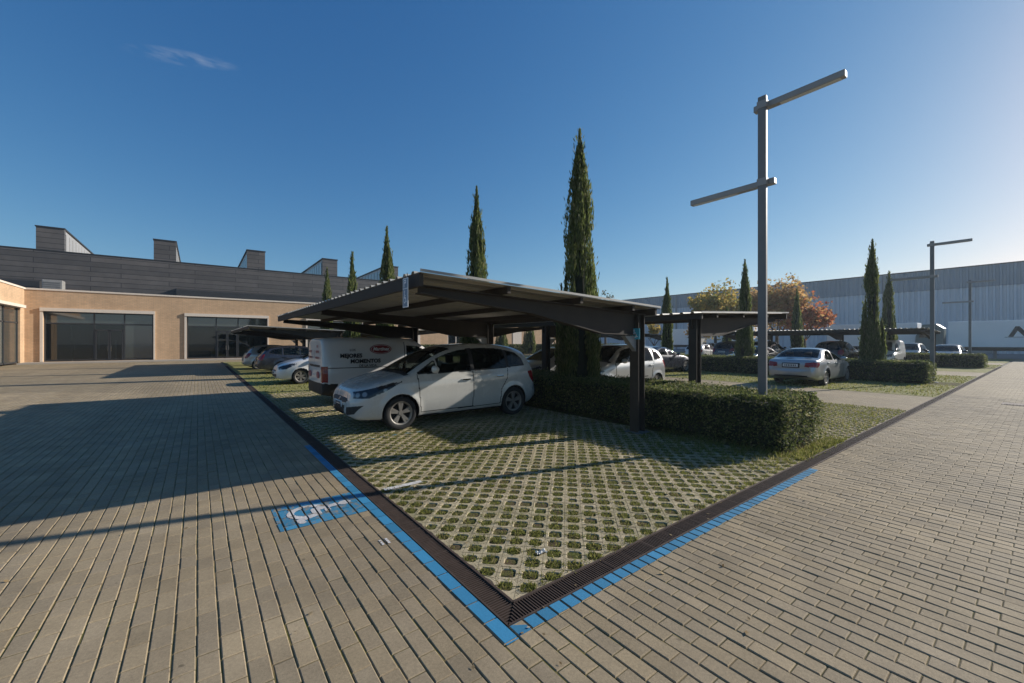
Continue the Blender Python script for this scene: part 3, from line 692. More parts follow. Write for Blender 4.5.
# ------------------------------------------------------------------ hedges
def hedge(name, label, x0, y0, x1, y1, h, dens, leaf, bare=True):
    e = empty(name, ((x0 + x1) / 2, y0, 0), 0, label, 'hedge', 'clipped hedges between the bays')
    cx = (x0 + x1) / 2
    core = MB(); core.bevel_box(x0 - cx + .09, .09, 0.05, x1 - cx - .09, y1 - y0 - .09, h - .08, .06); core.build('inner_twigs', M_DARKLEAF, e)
    L, Wd = y1 - y0, x1 - x0
    faces = [(L * h, 0), (L * h, 1), (Wd * h, 2), (Wd * h, 3), (L * Wd, 4)]
    Pn = []; Nn = []
    for area, k in faces:
        n = int(area * dens); u = rng.uniform(0, 1, n); v = rng.uniform(0, 1, n); d = np.abs(rng.normal(0, .045, n))
        bulge = 0.045 * np.sin(u * L * 3.1 + k) * np.sin(v * 5 + u * L) + 0.03 * np.sin(u * L * 7.7 + 2 * k) + np.where(rng.uniform(size=n) < .05, rng.uniform(0, .07, n), 0)
        zz = 0.02 + v * h * (1.0 + 0.0 * u)
        if k == 0: p = np.stack([x0 - cx + d - bulge, u * L, zz], 1); nn = np.tile([-1., 0, .25], (n, 1))
        elif k == 1: p = np.stack([x1 - cx - d + bulge, u * L, zz], 1); nn = np.tile([1., 0, .25], (n, 1))
        elif k == 2: p = np.stack([x0 - cx + u * Wd, d - bulge * .7, zz], 1); nn = np.tile([0, -1., .25], (n, 1))
        elif k == 3: p = np.stack([x0 - cx + u * Wd, L - d + bulge * .7, zz], 1); nn = np.tile([0, 1., .25], (n, 1))
        else: p = np.stack([x0 - cx + v * Wd, u * L, h - d * .8 + 0.03 * np.sin(u * L * 4) * np.sin(v * 7 + u * L * 2) + np.where(rng.uniform(size=n) < .07, rng.uniform(0, .09, n), 0)], 1); nn = np.tile([0, 0, 1.], (n, 1))
        if bare and k < 4: keep = rng.uniform(size=n) < np.clip(0.45 + zz / h * 1.1, 0, 1); p, nn = p[keep], nn[keep]
        Pn.append(p); Nn.append(nn)
    Pn = np.concatenate(Pn); Nn = np.concatenate(Nn); n = len(Pn)
    # soften the square edges
    top = np.clip((Pn[:, 2] - (h - .12)) / .12, 0, 1) * .07
    Pn[:, 0] -= np.sign(Pn[:, 0]) * top * (np.abs(Pn[:, 0]) > Wd / 2 - .12); Pn[:, 1] += top * (Pn[:, 1] < .12) - top * (Pn[:, 1] > L - .12)
    N2 = Nn + runit(n) * .9; D = runit(n) + np.array([0, 0, .35])
    s = rng.uniform(.55, 1.5, n)
    V, F = leaves(Pn, D, N2, leaf * s, leaf * .55 * s)
    mk('foliage', V, F, M_HEDGE, e)
    return e
hedge('hedge', 'clipped dark green hedge beside the nearest canopy post and tallest lamp', 5.42, 0.42, 7.0, 12.8, 0.80, 2300, 0.040)
hedge('hedge', 'clipped hedge behind the silver saloon, with the pair of cypresses rising from it', 5.3 + P0, 0.95, 6.95 + P0, 16.0, 0.86, 900, 0.065)
hedge('hedge', 'low hedge near the far end of the road, before the white trailers', 5.4 + 2 * P0, 0.55, 7.0 + 2 * P0, 16.0, 0.85, 420, 0.09)
hedge('hedge', 'shaded hedge seen under the canopies, further along the first planted strip', 5.42, 20.0, 7.0, 38.0, 0.9, 330, 0.09)
hedge('hedge', 'long hedge below the far brick wall, glimpsed under the nearest canopy', 12.8, LOTY + .4, 52.0, LOTY + 1.7, 1.3, 180, 0.13)

# ------------------------------------------------------------------ cypresses and other trees
def cypress(name, label, x, y, h, r, n, sp, seed, z0=0.25):
    r *= 1.58; n = int(n * 2.2)
    rg = np.random.default_rng(seed)
    e = empty(name, (x, y, 0), 0, label, 'cypress', 'cypresses in the planted strips')
    b = MB(); b.tube((0, 0, 0), (0, 0, h * .8), .075, .02, 8); b.build('trunk', M_BARK, e)
    # the crown is a sheaf of narrow upright plumes
    k = 46; ang = rg.uniform(0, 2 * math.pi, k); lo = rg.uniform(0, .70, k) * h; lo[:20] = rg.uniform(0, .22, 20) * h
    ln = rg.uniform(.20, .42, k) * h; rad = np.sqrt(rg.uniform(0.1, 1, k))
    lo[-9:] = rg.uniform(.55, .74, 9) * h; rad[-9:] = rg.uniform(0, .25, 9); ln[-9:] = h * rg.uniform(.90, 1.0, 9) - lo[-9:]          # leaders at the tip
    ln = np.minimum(ln, h * rg.uniform(.86, .97, k) - lo)
    def prof(t): return np.clip(np.minimum((t / .10 + .45), 1), 0, 1) * np.clip(1 - np.clip(t, 0, 1) ** 2.9, 0, 1) ** .95 * (1 - .12 * t)
    idx = rg.integers(0, k, n); t = rg.uniform(0, 1, n)
    zz = lo[idx] + ln[idx] * t; rr = r * prof(zz / h) * (.42 + .62 * rad[idx] * rg.uniform(.70, 1.22, k)[idx]) * (1.0 + .10 * np.sin(ang[idx] * 3))
    pl = r * .30 * np.sin(np.pi * np.clip(t * .9 + .1, 0, 1)) ** .6 * np.clip(1.12 - t, .08, 1) * np.where(idx >= k - 9, .55, 1.0)   # plume radius, drawn to a point
    a2 = rg.uniform(0, 2 * math.pi, n); q = np.sqrt(rg.uniform(.25, 1, n))
    px = np.cos(ang[idx]) * rr * .78 + np.cos(a2) * pl * q; py = np.sin(ang[idx]) * rr * .78 + np.sin(a2) * pl * q
    # tip
    m = int(n * .06); tz = rg.uniform(.82, 1.0, m) * h; tr = r * .22 * np.clip(1.0 - tz / h, 0, 1) / .2 + .004; ta = rg.uniform(0, 2 * math.pi, m)
    px = np.concatenate([px, np.cos(ta) * tr]); py = np.concatenate([py, np.sin(ta) * tr]); zz = np.concatenate([zz, tz])
    zz = np.maximum(zz, z0) + rg.uniform(0, .1, len(zz)) * (zz < h * .8)
    Pp = np.stack([px, py, zz], 1); N_ = len(Pp)
    out = Pp * np.array([1, 1, 0]); out /= np.linalg.norm(out, axis=1, keepdims=True) + 1e-6
    D = np.array([0, 0, 1.]) + out * rg.uniform(-.05, .38, (N_, 1)) + rg.normal(0, .14, (N_, 3)); Nn = out * .55 + rg.normal(0, .8, (N_, 3))
    s = rg.uniform(.6, 1.4, N_)
    stray = rg.uniform(size=N_) < .04; Pp += out * (stray * rg.uniform(0, .22 * r, N_))[:, None]
    V, F = leaves(Pp, D, Nn, sp * s, sp * .20 * s)
    mk('crown', V, F, M_CYP, e)
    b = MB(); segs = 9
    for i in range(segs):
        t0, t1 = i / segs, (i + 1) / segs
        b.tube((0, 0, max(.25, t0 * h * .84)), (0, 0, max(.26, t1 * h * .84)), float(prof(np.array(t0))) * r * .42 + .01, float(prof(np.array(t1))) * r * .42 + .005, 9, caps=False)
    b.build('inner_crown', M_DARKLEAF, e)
    return e
SX = 6.2
cypress('cypress', 'tall dark cypress rising through the gap beside the nearest canopy, the largest of all', SX, 5.27, 7.0, 0.375, 17000, 0.13, 1)
cypress('cypress', 'cypress standing above the middle of the nearest canopy roof', SX, 10.1, 7.0, 0.36, 9000, 0.16, 2)
cypress('cypress', 'cypress above the high corner of the nearest canopy, beside the last skylight tower', SX, 18.6, 7.5, 0.36, 5500, 0.22, 3)
cypress('cypress', 'small cypress in front of the slate wall, between the last two skylight towers', SX, 24.5, 7.2, 0.33, 4000, 0.26, 4)
cypress('cypress', 'smallest cypress, in front of the slate wall below the fourth skylight tower', SX, 30.8, 7.1, 0.33, 3000, 0.30, 5)
cypress('cypress', 'cypress in front of the yellow tree, left of the tall lamp', SX + P0, 8.16, 6.1, 0.30, 6500, 0.18, 6)
cypress('cypress', 'taller cypress of the pair beside the slim second lamp', SX + P0, 2.84, 6.15, 0.31, 9000, 0.16, 7)
cypress('cypress', 'shorter cypress of the pair, half hidden behind the taller one', SX + 2 * P0, 5.15, 6.7, 0.38, 5000, 0.22, 8)
cypress('cypress', 'thin cypress against the warehouse, beyond the second canopy roof', SX + P0, 12.84, 5.7, 0.24, 4000, 0.22, 9)
cypress('cypress', 'dark cypress inside the rust coloured tree', SX + 2 * P0, 10.9, 6.0, 0.32, 2500, 0.28, 10)
cypress('cypress', 'faint far cypress against the dark band of the warehouse', SX + 2 * P0, 16.6, 4.9, 0.30, 1500, 0.32, 12)
cypress('cypress', 'sunlit cypress against the far brick wall, seen under the nearest canopy', 32.0, 38.2, 5.6, 0.55, 2200, 0.32, 13)
cypress('cypress', 'sunlit cypress by the far brick wall, left of the dark canopy post', 27.2, 37.6, 5.4, 0.5, 2200, 0.32, 14)

def tree(name, label, x, y, h, cr, cz, mat, n, leaf, seed, mat2=None, bare=0.0, group='autumn trees in the car park'):
    rg = np.random.default_rng(seed); e = empty(name, (x, y, 0), 0, label, 'tree', group)
    tr = MB(); base = h * .28; tips = []
    tr.tube((0, 0, 0), (0.03, .02, base), .16 * h / 7, .11 * h / 7, 9)
    def grow(p, d, l, r, depth):
        q = p + d * l; tr.tube(p, q, r, r * .6, 6, caps=False)
        if depth == 0: tips.append(q); return
        for _ in range(3 if depth > 1 else 4):
            nd = (d + Vector(rg.normal(0, .55, 3)) + Vector((0, 0, .12))).normalized(); grow(q, nd, l * rg.uniform(.55, .8), r * .58, depth - 1)
        tips.append(q)
    for k in range(5):
        a = k * 1.257 + rg.uniform(-.4, .4); grow(Vector((0.03, .02, base * rg.uniform(.8, 1.0))), Vector((math.cos(a) * .75, math.sin(a) * .75, 1)).normalized(), h * .22, .06 * h / 7, 3)
    tr.build('trunk', M_BARK, e)
    # leaf clumps round the twig ends, kept inside an uneven crown
    T = np.array([tuple(t) for t in tips]); c = np.array([0, 0, cz]); q = (T - c) / np.array([cr, cr, h - cz])
    T = T[np.linalg.norm(q, axis=1) < 1.0]
    ex = runit(60) * np.array([cr, cr, (h - cz)]) * rg.uniform(.55, .98, (60, 1)) + c; T = np.concatenate([T, ex])
    w = rg.uniform(0.1, 1, len(T)) ** 2; w /= w.sum(); idx = rg.choice(len(T), n, p=w)
    Pp = T[idx] + np.clip(rg.normal(0, 1, (n, 3)), -1.7, 1.7) * cr * .13; Pp[:, 2] = np.maximum(Pp[:, 2], .5)
    s = rg.uniform(.6, 1.4, n); V, F = leaves(Pp, runit(n) + np.array([0, 0, -.3]), runit(n) + np.array([0, 0, .5]), leaf * s, leaf * .75 * s)
    mats = [mat, mat2 or mat]; mi = None
    if mat2: mi = ((Pp[:, 0] * .79 - Pp[:, 1] * .61 - (Pp[:, 2] - cz) * .8 + rg.normal(0, .5, n)) > .55 * cr).astype(int)
    mk('crown', V, F, mats if mat2 else mat, e, mi=mi)
    return e
tree('autumn_tree', 'yellow autumn tree behind the cypress left of the tall lamp', 43.5, 20.3, 8.4, 2.6, 5.2, M_YEL, 5200, .30, 21)
tree('autumn_tree', 'rust coloured autumn tree directly right of the tall lamp', 51.8, 17.3, 9.4, 3.4, 5.4, M_RUST, 7500, .32, 22)
tree('autumn_tree', 'deep red autumn tree low in front of the pale warehouse wall', 52.0, 14.6, 6.9, 2.4, 4.6, M_RED, 3600, .30, 23, M_RED)
tree('autumn_tree', 'small orange autumn tree below the edge of the second canopy', 47.2, 24.0, 4.6, 1.7, 3.2, M_RUST, 1900, .26, 24, M_YEL)
tree('autumn_tree', 'tiny orange sapling beside the nearest canopy post', 42.7, 27.4, 4.8, .8, 3.6, M_YEL, 700, .26, 25)
tree('autumn_tree', 'bare topped tree peeping over the nearest canopy roof beside the tall cypress', 45.8, 37.5, 9.3, 1.6, 7.0, M_SHRUB, 1300, .26, 26)
tree('autumn_tree', 'low russet bush beside the dark car behind the twin cypresses', 43.0, 6.4, 1.9, .8, 1.1, M_RUST, 700, .16, 27)
for k, (x, y, h, lab) in enumerate(((23.4, 38.4, 3.2, 'round green bush by the far brick wall behind the hatchback roof'),)):
    tree('shrub', lab, x, y, h, 1.5, 1.7, M_SHRUB, 1500, .2, 40 + k, group='bushes by the wall')

# ------------------------------------------------------------------ brick shop building
e = empty('brick_building', (0, 45, 0), 0, 'salmon brick shop building with cream framed display windows on the left', 'building')
FT = 5.72
def wall_with_openings(mb, x0, x1, z0, z1, ops, y0, y1):
    ops = sorted(ops); x = x0
    for (a, b, zb, zt) in ops:
        mb.box(x, y0, z0, a, y1, z1); mb.box(a, y0, zt, b, y1, z1)
        if zb > z0 + .01: mb.box(a, y0, z0, b, y1, zb)
        x = b
    mb.box(x, y0, z0, x1, y1, z1)
ops = [(-10.9, -4.5, .12, 4.02), (-2.25, 4.0, .12, 3.95), (7.6, 13.2, .12, 3.9), (24.0, 26.5, 0.12, 2.6), (28.5, 31.0, 0.12, 2.7)]
b = MB(); wall_with_openings(b, -11.85, 50.0, 0, FT - .1, ops, 0, .4)
b.box(-11.85, 9.0, 0, 50, 9.3, FT - .1); b.box(49.7, .4, 0, 50, 9.0, FT - .1)
b.box(-12.2, -8.5, 0, -11.85, -6.55, FT - .1); b.box(-12.2, -6.55, 4.35, -11.85, -.95, FT - .1); b.box(-12.2, -.95, 0, -11.85, 9.3, FT - .1); b.box(-40, -8.5, 0, -12.2, -8.2, FT - .1)
b.box(-12.2, -18.0, 4.35, -11.85, -8.5, FT - .1)
b.build('wall', M_BRICK, e)
b = MB(); b.box(-11.9, -.06, FT - .1, 50.06, .46, FT + .03); b.box(-12.26, -18.0, FT - .1, -11.79, -.06, FT + .03); b.build('cornice', M_WHITEMET, e)
b = MB(); b.box(-11.85, .4, FT - .6, 50, 9.0, FT - .5); b.box(-40, -8.2, FT - .6, -12.2, 9, FT - .5); b.build('roof', M_SLATE, e)
b = MB(); b.box(-12.0, -18, 4.15, -11.55, -.95, 4.35); b.build('entrance_canopy', M_WHITEMET, e)
def shopfront(x0, x1, zb, zt, mull, transom, door=None, green=()):
    f = MB(); d = 0.26
    f.box(x0 - .16, -.09, zb, x0 - .003, .3, zt); f.box(x1 + .003, -.09, zb, x1 + .10, .3, zt); f.box(x0 - .16, -.14, zt, x1 + .10, .3, zt + .26)
    fr = f.build('window_surround', M_WHITEMET, e)
    f = MB(); w = .045
    for x in [x0 + w] + list(mull) + [x1 - w]: f.box(x - w, d - .05, zb, x + w, d + .05, zt)
    xs = [x0] + list(mull) + [x1]
    for a, b2 in zip(xs, xs[1:]):
        for zz in (zb + .09, transom, zt - .05): f.box(a + w, d - .045, zz - .045, b2 - w, d + .045, zz + .045)
    win = f.build('window', M_FRAME, e)
    for k, (a, b2) in enumerate(zip(xs, xs[1:])):
        g = MB(); g.box(a + w, d - .01, zb + .14, b2 - w, d + .01, transom - .05); g.build('pane', M_GREENGLASS if k in green else M_SHOPGLASS, win)
        g = MB(); g.box(a + w, d - .01, transom + .05, b2 - w, d + .01, zt - .10); g.build('pane', M_GREENGLASS, win)
    if door:
        f = MB(); a, b2 = door
        mid = (a + b2) / 2
        for x in (a + .06, mid - .05, mid + .05, b2 - .06): f.box(x - .04, d - .09, zb, x + .04, d - .055, 2.62)
        f.box(a, d - .09, 2.54, b2, d - .055, 2.66)
        dd = f.build('door', M_FRAME, e)
        h = MB(); h.tube((mid - .1, d - .13, .9), (mid - .1, d - .13, 1.3), .015, n=6); h.tube((mid + .1, d - .13, .9), (mid + .1, d - .13, 1.3), .015, n=6); h.build('handle', M_CHROME, dd)
    # inside of the shop: floor, back wall, a few pale panels and columns
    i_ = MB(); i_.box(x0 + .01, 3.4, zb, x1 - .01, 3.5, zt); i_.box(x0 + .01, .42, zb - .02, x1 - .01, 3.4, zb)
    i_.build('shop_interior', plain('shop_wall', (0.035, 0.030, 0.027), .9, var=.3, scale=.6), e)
    rr = np.random.default_rng(int(x0 * 10 + 500)); i_ = MB()
    for _ in range(13):
        px = rr.uniform(x0 + .3, x1 - .6); ww = rr.choice((.07, .1, .5, .9)); pz = zb + rr.choice((0.0, 0.1, .9, 1.6)); yy = rr.uniform(.34, .9)
        i_.box(px, yy, pz, px + ww, yy + .06, pz + rr.uniform(.3, 1.6))
    i_.build('shop_display', plain('shop_panel', (0.70, 0.68, 0.62), .8, var=.2), e)
shopfront(-10.9, -4.5, .12, 4.02, (-8.15, -6.35), 3.10, (-8.1, -6.4), green=(2,))
shopfront(-2.25, 4.0, .12, 3.95, (-.1, 1.6), 3.05, (-.05, 1.55))
shopfront(7.6, 13.2, .12, 3.9, (9.4, 11.3), 3.05, None)
for (x0, x1) in ((24.0, 26.5), (28.5, 31.0)):
    f = MB()
    for x in (x0 + .05, (x0 + x1) / 2, x1 - .05): f.box(x - .05, .05, .12, x + .05, .15, 2.6)
    f.box(x0 - .3, -.03, 2.6, x1 + .3, -.005, 3.0); wn_ = f.build('window', M_WHITEMET, e); g = MB(); g.box(x0, .17, .12, x1, .2, 2.6); g.build('pane', M_SHOPGLASS, wn_)
f = MB()
for k in range(3): f.box(-12.05, -6.5 + k * 2.7, .1, -11.95, -6.35 + k * 2.7, 4.3)
f.box(-12.05, -6.5, 3.0, -11.95, -.95, 3.1); f.box(-12.05, -6.5, .1, -11.95, -.95, .2); wn_ = f.build('window', M_FRAME, e)
g = MB(); g.box(-12.02, -6.5, .2, -11.99, -.95, 4.3); g.build('pane', M_GREENGLASS, wn_)
for (x, w) in ((34.5, 1.6), (41.0, 1.4), (19.0, 1.2)):
    f = MB(); f.box(x, -.05, .15, x + w, -.005, 3.2); f.build('wall_panel', M_WHITEMET, e)
sheet('shop_pavement', [(-11.85, 43.4, LOTX, 45.0)], 0.10, M_WALK)
b = MB(); b.box(-11.85, 43.25, -.05, LOTX, 43.4, 0.10); tag(b.build('kerb', M_WALK), kind='structure')

# slate clad hall behind with sawtooth skylights
e = empty('slate_hall', (0, 53, 0), 0, 'long dark slate clad hall with a row of skylight towers behind the brick shops', 'building')
b = MB(); b.box(-45, 0, 0, 24.5, .5, 9.88); b.box(24.0, .5, 0, 24.5, 30, 9.88); b.build('wall', M_SLATE, e)
b = MB(); b.box(-45, .5, 9.3, 24.0, 30, 9.4); b.build('roof', M_STEEL, e)
b = MB(); b.box(-45, -.05, 9.88, 24.55, .55, 9.95); b.build('coping', M_FRAME, e)
for gx0, gx1 in ((-15.5, -12.4), (-3.2, 11.5)):
    b = MB(); b.prism([(-1.6, 5.75), (-.02, 5.75), (-.02, 7.2), (-1.6, 6.9)], gx0, gx1, 0); b.build('recess_shade', M_FRAME, e)  # solid dark wedge standing in for shade in the recess below the slate
M_CORR = make_corrugated('skylight_sheet', (0.34, 0.33, 0.32), 1, 0.45)
M_SKYGL = make_glass('skylight_glass', (0.22, 0.26, 0.28), 0, 0.15)
for k, x in enumerate((-28.8, -20.9, -12.94, -5.0, 2.94, 10.85, 18.85)):
    w = 1.75
    b = MB(); b.box(x, -.03, 9.95, x + w, .45, 11.96); tw = b.build('skylight_tower', M_SLATE, e)
    b = MB(); b.prism([(.47, 9.42), (.47, 11.90), (17.0, 11.75), (17.0, 9.42)], x + .06, x + w - .06, 0); b.build('skylight_body', M_CORR, tw)
    for sx in (x + .035, x + w - .055):
        b = MB(); b.prism([(.7, 9.95), (.7, 11.62), (16.5, 11.52), (16.5, 9.95)], sx, sx + .02, 0); b.build('glazing', M_SKYGL if k > 3 else M_CORR, tw)
        f = MB()
        for yy in np.arange(.7, 16.4, 1.3): f.box(sx - .02, yy, 9.95, sx + .04, yy + .08, 11.60)
        f.build('glazing_bar', M_STEELLT if k < 4 else M_FRAME, tw)
    b = MB(); b.prism([(-.1, 11.965), (17.1, 11.82), (17.1, 11.92), (-.1, 12.06)], x - .06, x + w + .06, 0); b.build('capping', M_FRAME, tw)
e2 = empty('vent_pipe', (9.6, 46.2, 5.1), 0, 'pale vent pipe standing on the brick shop roof', 'pipe')
b = MB(); b.tube((0, 0, 0), (0, 0, 1.5), .14, n=10); b.tube((0, 0, 1.5), (0, 0, 1.62), .2, n=10); b.build('flue', M_STEELLT, e2)
b = MB(); b.tube((0, 0, 1.72), (0, 0, 1.82), .24, .05, n=10); b.tube((0, 0, 1.6), (0, 0, 1.75), .03, n=6); b.build('cowl', M_STEELLT, e2)
e2 = empty('roof_unit', (-11.4, 50.6, 5.72), 0, 'pale ventilation box on the brick roof near the left corner', 'roof unit')
b = MB(); b.bevel_box(-.6, -.5, .1, .6, .5, 1.25, .03); b.build('housing', M_STEELLT, e2)
b = MB()
for k in range(5): b.box(-.5, -.53, .3 + k * .17, .5, -.505, .38 + k * .17)
b.build('louvre', M_STEEL, e2)

# ------------------------------------------------------------------ warehouse and trailers
e = empty('warehouse', (86, 0, 0), 0, 'long corrugated warehouse with a dark upper band across the right horizon', 'building')
M_WLOW = make_corrugated('warehouse_sheet', (0.60, 0.625, 0.65), 1, 0.9); M_WTOP = make_corrugated('warehouse_top_band', (0.30, 0.33, 0.36), 1, 0.9)
def ribbed(nm, z0, z1, xo, m, pitch, dp):
    pr = []; y = -90.0
    while y < 95: pr += [(y, 0), (y + pitch * .45, 0), (y + pitch * .55, dp), (y + pitch * .90, dp)]; y += pitch
    vs = [(xo - d, yy, z) for z in (z0, z1) for yy, d in pr]; n = len(pr); fs = [(i, i + 1, n + i + 1, n + i) for i in range(n - 1)]
    k = len(vs); vs += [(60, -90, z0), (60, 95, z0), (60, 95, z1), (60, -90, z1)]
    fs += [(n, n + n - 1, k + 2, k + 3), (k, k + 1, k + 2, k + 3), (0, n, k + 3, k), (n - 1, 2 * n - 1, k + 2, k + 1)]
    mk(nm, vs, fs, m, e)
ribbed('wall', 0, 9.35, 0.0, M_WLOW, .62, .20); ribbed('upper_band', 9.36, 12.3, -.14, M_WTOP, .62, .12)
b = MB(); b.box(-.35, -90.2, 12.3, 60.1, 95.2, 12.42); b.build('coping', M_FRAME, e)
for yy in (-40, -16, 14, 26, 50, 74): b = MB(); b.box(-.42, yy, 0, -.27, yy + .35, 12.3); b.build('downpipe', M_STEELLT, e)
for yy in (3.0, 8.5, 14.8): b = MB(); b.box(-.30, yy, 0, -.22, yy + 3.4, 4.2); b.build('loading_door', M_STEELLT, e)
sheet('warehouse_yard', [(60, -60, 86, 60)], -0.003, plain('yard_asphalt', (0.20, 0.185, 0.17), .9, var=.15, scale=.3))

# ------------------------------------------------------------------ thin morning haze
t = NT('haze_air'); vs_ = t.n('ShaderNodeVolumePrincipled'); vs_.inputs['Density'].default_value = 0.0006; vs_.inputs['Color'].default_value = (0.78, 0.90, 1.0, 1); vs_.inputs['Anisotropy'].default_value = 0.35
t.link(vs_.outputs[0], t.out.inputs['Volume'])
b = MB(); b.box(-240, -240, -1.3, 240, 240, 14.0); hz = b.build('haze', t.m); tag(hz, kind='stuff')
# ------------------------------------------------------------------ lamps
def lamp(label, x, y, lod=0):
    e = empty('street_lamp', (x, y, 0), 0, label, 'street lamp', 'twin arm street lamps')
    b = MB(); b.bevel_box(-.034, -.064, 0, .034, .064, 5.80, .008); p = b.build('pole', M_STEEL, e)
    b = MB(); b.box(-.17, -.17, 0, .17, .17, .025); b.build('base_plate', M_STEEL, p)
    for (z, y0, y1) in ((5.66, .16, -1.10), (4.36, -.16, 1.30)):
        b = MB(); b.bevel_box(.037, min(y0, y1), z - .05, .15, max(y0, y1), z + .05, .01); a = b.build('arm', M_STEELLT, e)
        s = 1 if y1 > y0 else -1
        b = MB(); ya, yb = sorted((y1 - s * .06, y1 - s * .86)); b.box(.052, ya, z - .057, .135, yb, z - .0505); b.build('diffuser', plain('lamp_diffuser', (0.60, 0.60, 0.56), .4), a)
        b = MB(); b.box(-.045, -.074, z - .06, .0365, .074, z + .06); b.build('clamp', M_STEELLT, a)
    return e
lamp('tall grey street lamp rising from the end of the nearest hedge', 6.10, 1.005)
lamp('mid distance street lamp at the end of the second hedge by the twin cypresses', 22.5, 1.02)
lamp('farthest thin street lamp, in front of the white trailer', 39.6, 1.35)

# ------------------------------------------------------------------ text
def text(name, s, size, mat, parent, loc, rot, shear=0.0, extr=0.0015, bold=0.0, align='CENTER', sx=1.0):
    cu = bpy.data.curves.new(name, 'FONT'); cu.body = s; cu.size = size; cu.extrude = extr; cu.shear = shear; cu.offset = bold; cu.align_x = align; cu.resolution_u = 3
    o = bpy.data.objects.new(name + '_src', cu); COL.objects.link(o)
    dg = bpy.context.evaluated_depsgraph_get(); me = bpy.data.meshes.new_from_object(o.evaluated_get(dg)); me.name = name
    bpy.data.objects.remove(o); me.materials.clear(); me.materials.append(mat)
    r = bpy.data.objects.new(name, me); COL.objects.link(r); r.parent = parent; r.location = loc; r.rotation_euler = rot; r.scale = (sx, 1, 1)
    return r

# ------------------------------------------------------------------ vehicles
def pchip(pts, xs):
    p = np.array(pts, float); x, y = p[:, 0], p[:, 1]; h = np.diff(x); d = np.diff(y) / h; m = np.zeros(len(x))
    for i in range(1, len(x) - 1):
        if d[i - 1] * d[i] > 0: w1, w2 = 2 * h[i] + h[i - 1], h[i] + 2 * h[i - 1]; m[i] = (w1 + w2) / (w1 / d[i - 1] + w2 / d[i])
    m[0], m[-1] = d[0], d[-1]
    xs = np.clip(xs, x[0], x[-1]); i = np.clip(np.searchsorted(x, xs) - 1, 0, len(x) - 2); t = (xs - x[i]) / h[i]
    return (2 * t**3 - 3 * t**2 + 1) * y[i] + (t**3 - 2 * t**2 + t) * h[i] * m[i] + (-2 * t**3 + 3 * t**2) * y[i + 1] + (t**3 - t**2) * h[i] * m[i + 1]
def inpoly(px, py, poly):
    r = np.zeros(px.shape, bool); n = len(poly)
    for i in range(n):
        (x0, y0), (x1, y1) = poly[i], poly[(i + 1) % n]
        if y0 == y1: continue
        r ^= ((y0 > py) != (y1 > py)) & (px < (x1 - x0) * (py - y0) / (y1 - y0) + x0)
    return r
def pdist(px, py, poly, closed=True):
    d = np.full(px.shape, 9.0); n = len(poly)
    for i in range(n if closed else n - 1):
        (ax, ay), (bx, by) = poly[i], poly[(i + 1) % n]; L2 = (bx - ax)**2 + (by - ay)**2 + 1e-9
        t = np.clip(((px - ax) * (bx - ax) + (py - ay) * (by - ay)) / L2, 0, 1); d = np.minimum(d, np.hypot(px - ax - t * (bx - ax), py - ay - t * (by - ay)))
    return d
_wheel = {}
def wheel_parts(rad, wid, spokes, style):
    key = (rad, wid, spokes, style)
    if key in _wheel: return _wheel[key]
    def lathe(pr, n=36):
        vs = [(r * math.cos(2 * math.pi * k / n), y, r * math.sin(2 * math.pi * k / n)) for k in range(n) for (r, y) in pr]; m = len(pr)
        fs = [(k * m + i, k * m + i + 1, ((k + 1) % n) * m + i + 1, ((k + 1) % n) * m + i) for k in range(n) for i in range(m - 1)]
        return vs, fs
    h = wid / 2; rr = rad * .68
    ty = MB(); ty.add(*lathe([(rr * .9, h * .6), (rr, h * .82), (rr + .02, h * .96), (rad * .86, h), (rad * .95, h * .92), (rad * .99, h * .72), (rad, h * .3), (rad, -h * .3), (rad * .99, -h * .72), (rad * .9, -h), (rr, -h * .9)]))
    rm = MB(); rm.add(*lathe([(rr - .028, h * .45), (rr - .02, h * .80), (rr - .006, h * .90), (rr + .006, h * .92), (rr + .012, h * .86)]))
    for k in range(spokes * (2 if style == 'wide' else 1)):
        a = 2 * math.pi * (k // 2 if style == 'wide' else k) / spokes + math.pi / 2 + ((k % 2) * .30 - .15 if style == 'wide' else 0); ca, sa = math.cos(a), math.sin(a)
        def S(r, t, y): return (r * ca - t * sa, y, r * sa + t * ca)
        w0, w1 = (.017, .023) if style == 'wide' else (.022, .020)
        vs = [S(.03, -w0, h * .74), S(.03, w0, h * .74), S(rr - .012, w1, h * .84), S(rr - .012, -w1, h * .84), S(.03, -w0 * 1.2, h * .45), S(.03, w0 * 1.2, h * .45), S(rr - .012, w1 * 1.25, h * .5), S(rr - .012, -w1 * 1.25, h * .5)]
        rm.add(vs, [(0, 1, 2, 3), (0, 4, 5, 1), (1, 5, 6, 2), (2, 6, 7, 3), (3, 7, 4, 0)])
    rm.tube((0, h * .45, 0), (0, h * .80, 0), .055, .045, 14)
    dk = MB(); dk.tube((0, -h * .5, 0), (0, h * .30, 0), rr * .97, n=24); 
    _wheel[key] = (ty, rm, dk); return _wheel[key]
_wm = {}
def add_wheel(parent, x, y, rad, wid, side, spokes=5, style='wide', rim=None):
    w = empty('wheel', (x, y, rad - .004), 0 if side > 0 else math.pi); w.parent = parent
    key = (rad, wid, spokes, style, rim.name if rim else '')
    if key not in _wm:
        ty, rm, dk = wheel_parts(rad, wid, spokes, style)
        a = ty.build('tyre', M_RUBBER, w, True, 40); b = rm.build('rim', rim or M_ALLOY, w, True, 35); c = dk.build('brake_disc', M_LINER, w, True, 35)
        _wm[key] = (a.data, b.data, c.data)
    else:
        for nm, me in zip(('tyre', 'rim', 'brake_disc'), _wm[key]):
            o = bpy.data.objects.new(nm, me); COL.objects.link(o); o.parent = w
    w.rotation_euler = (0, 0, 0 if side > 0 else math.pi)
    return w

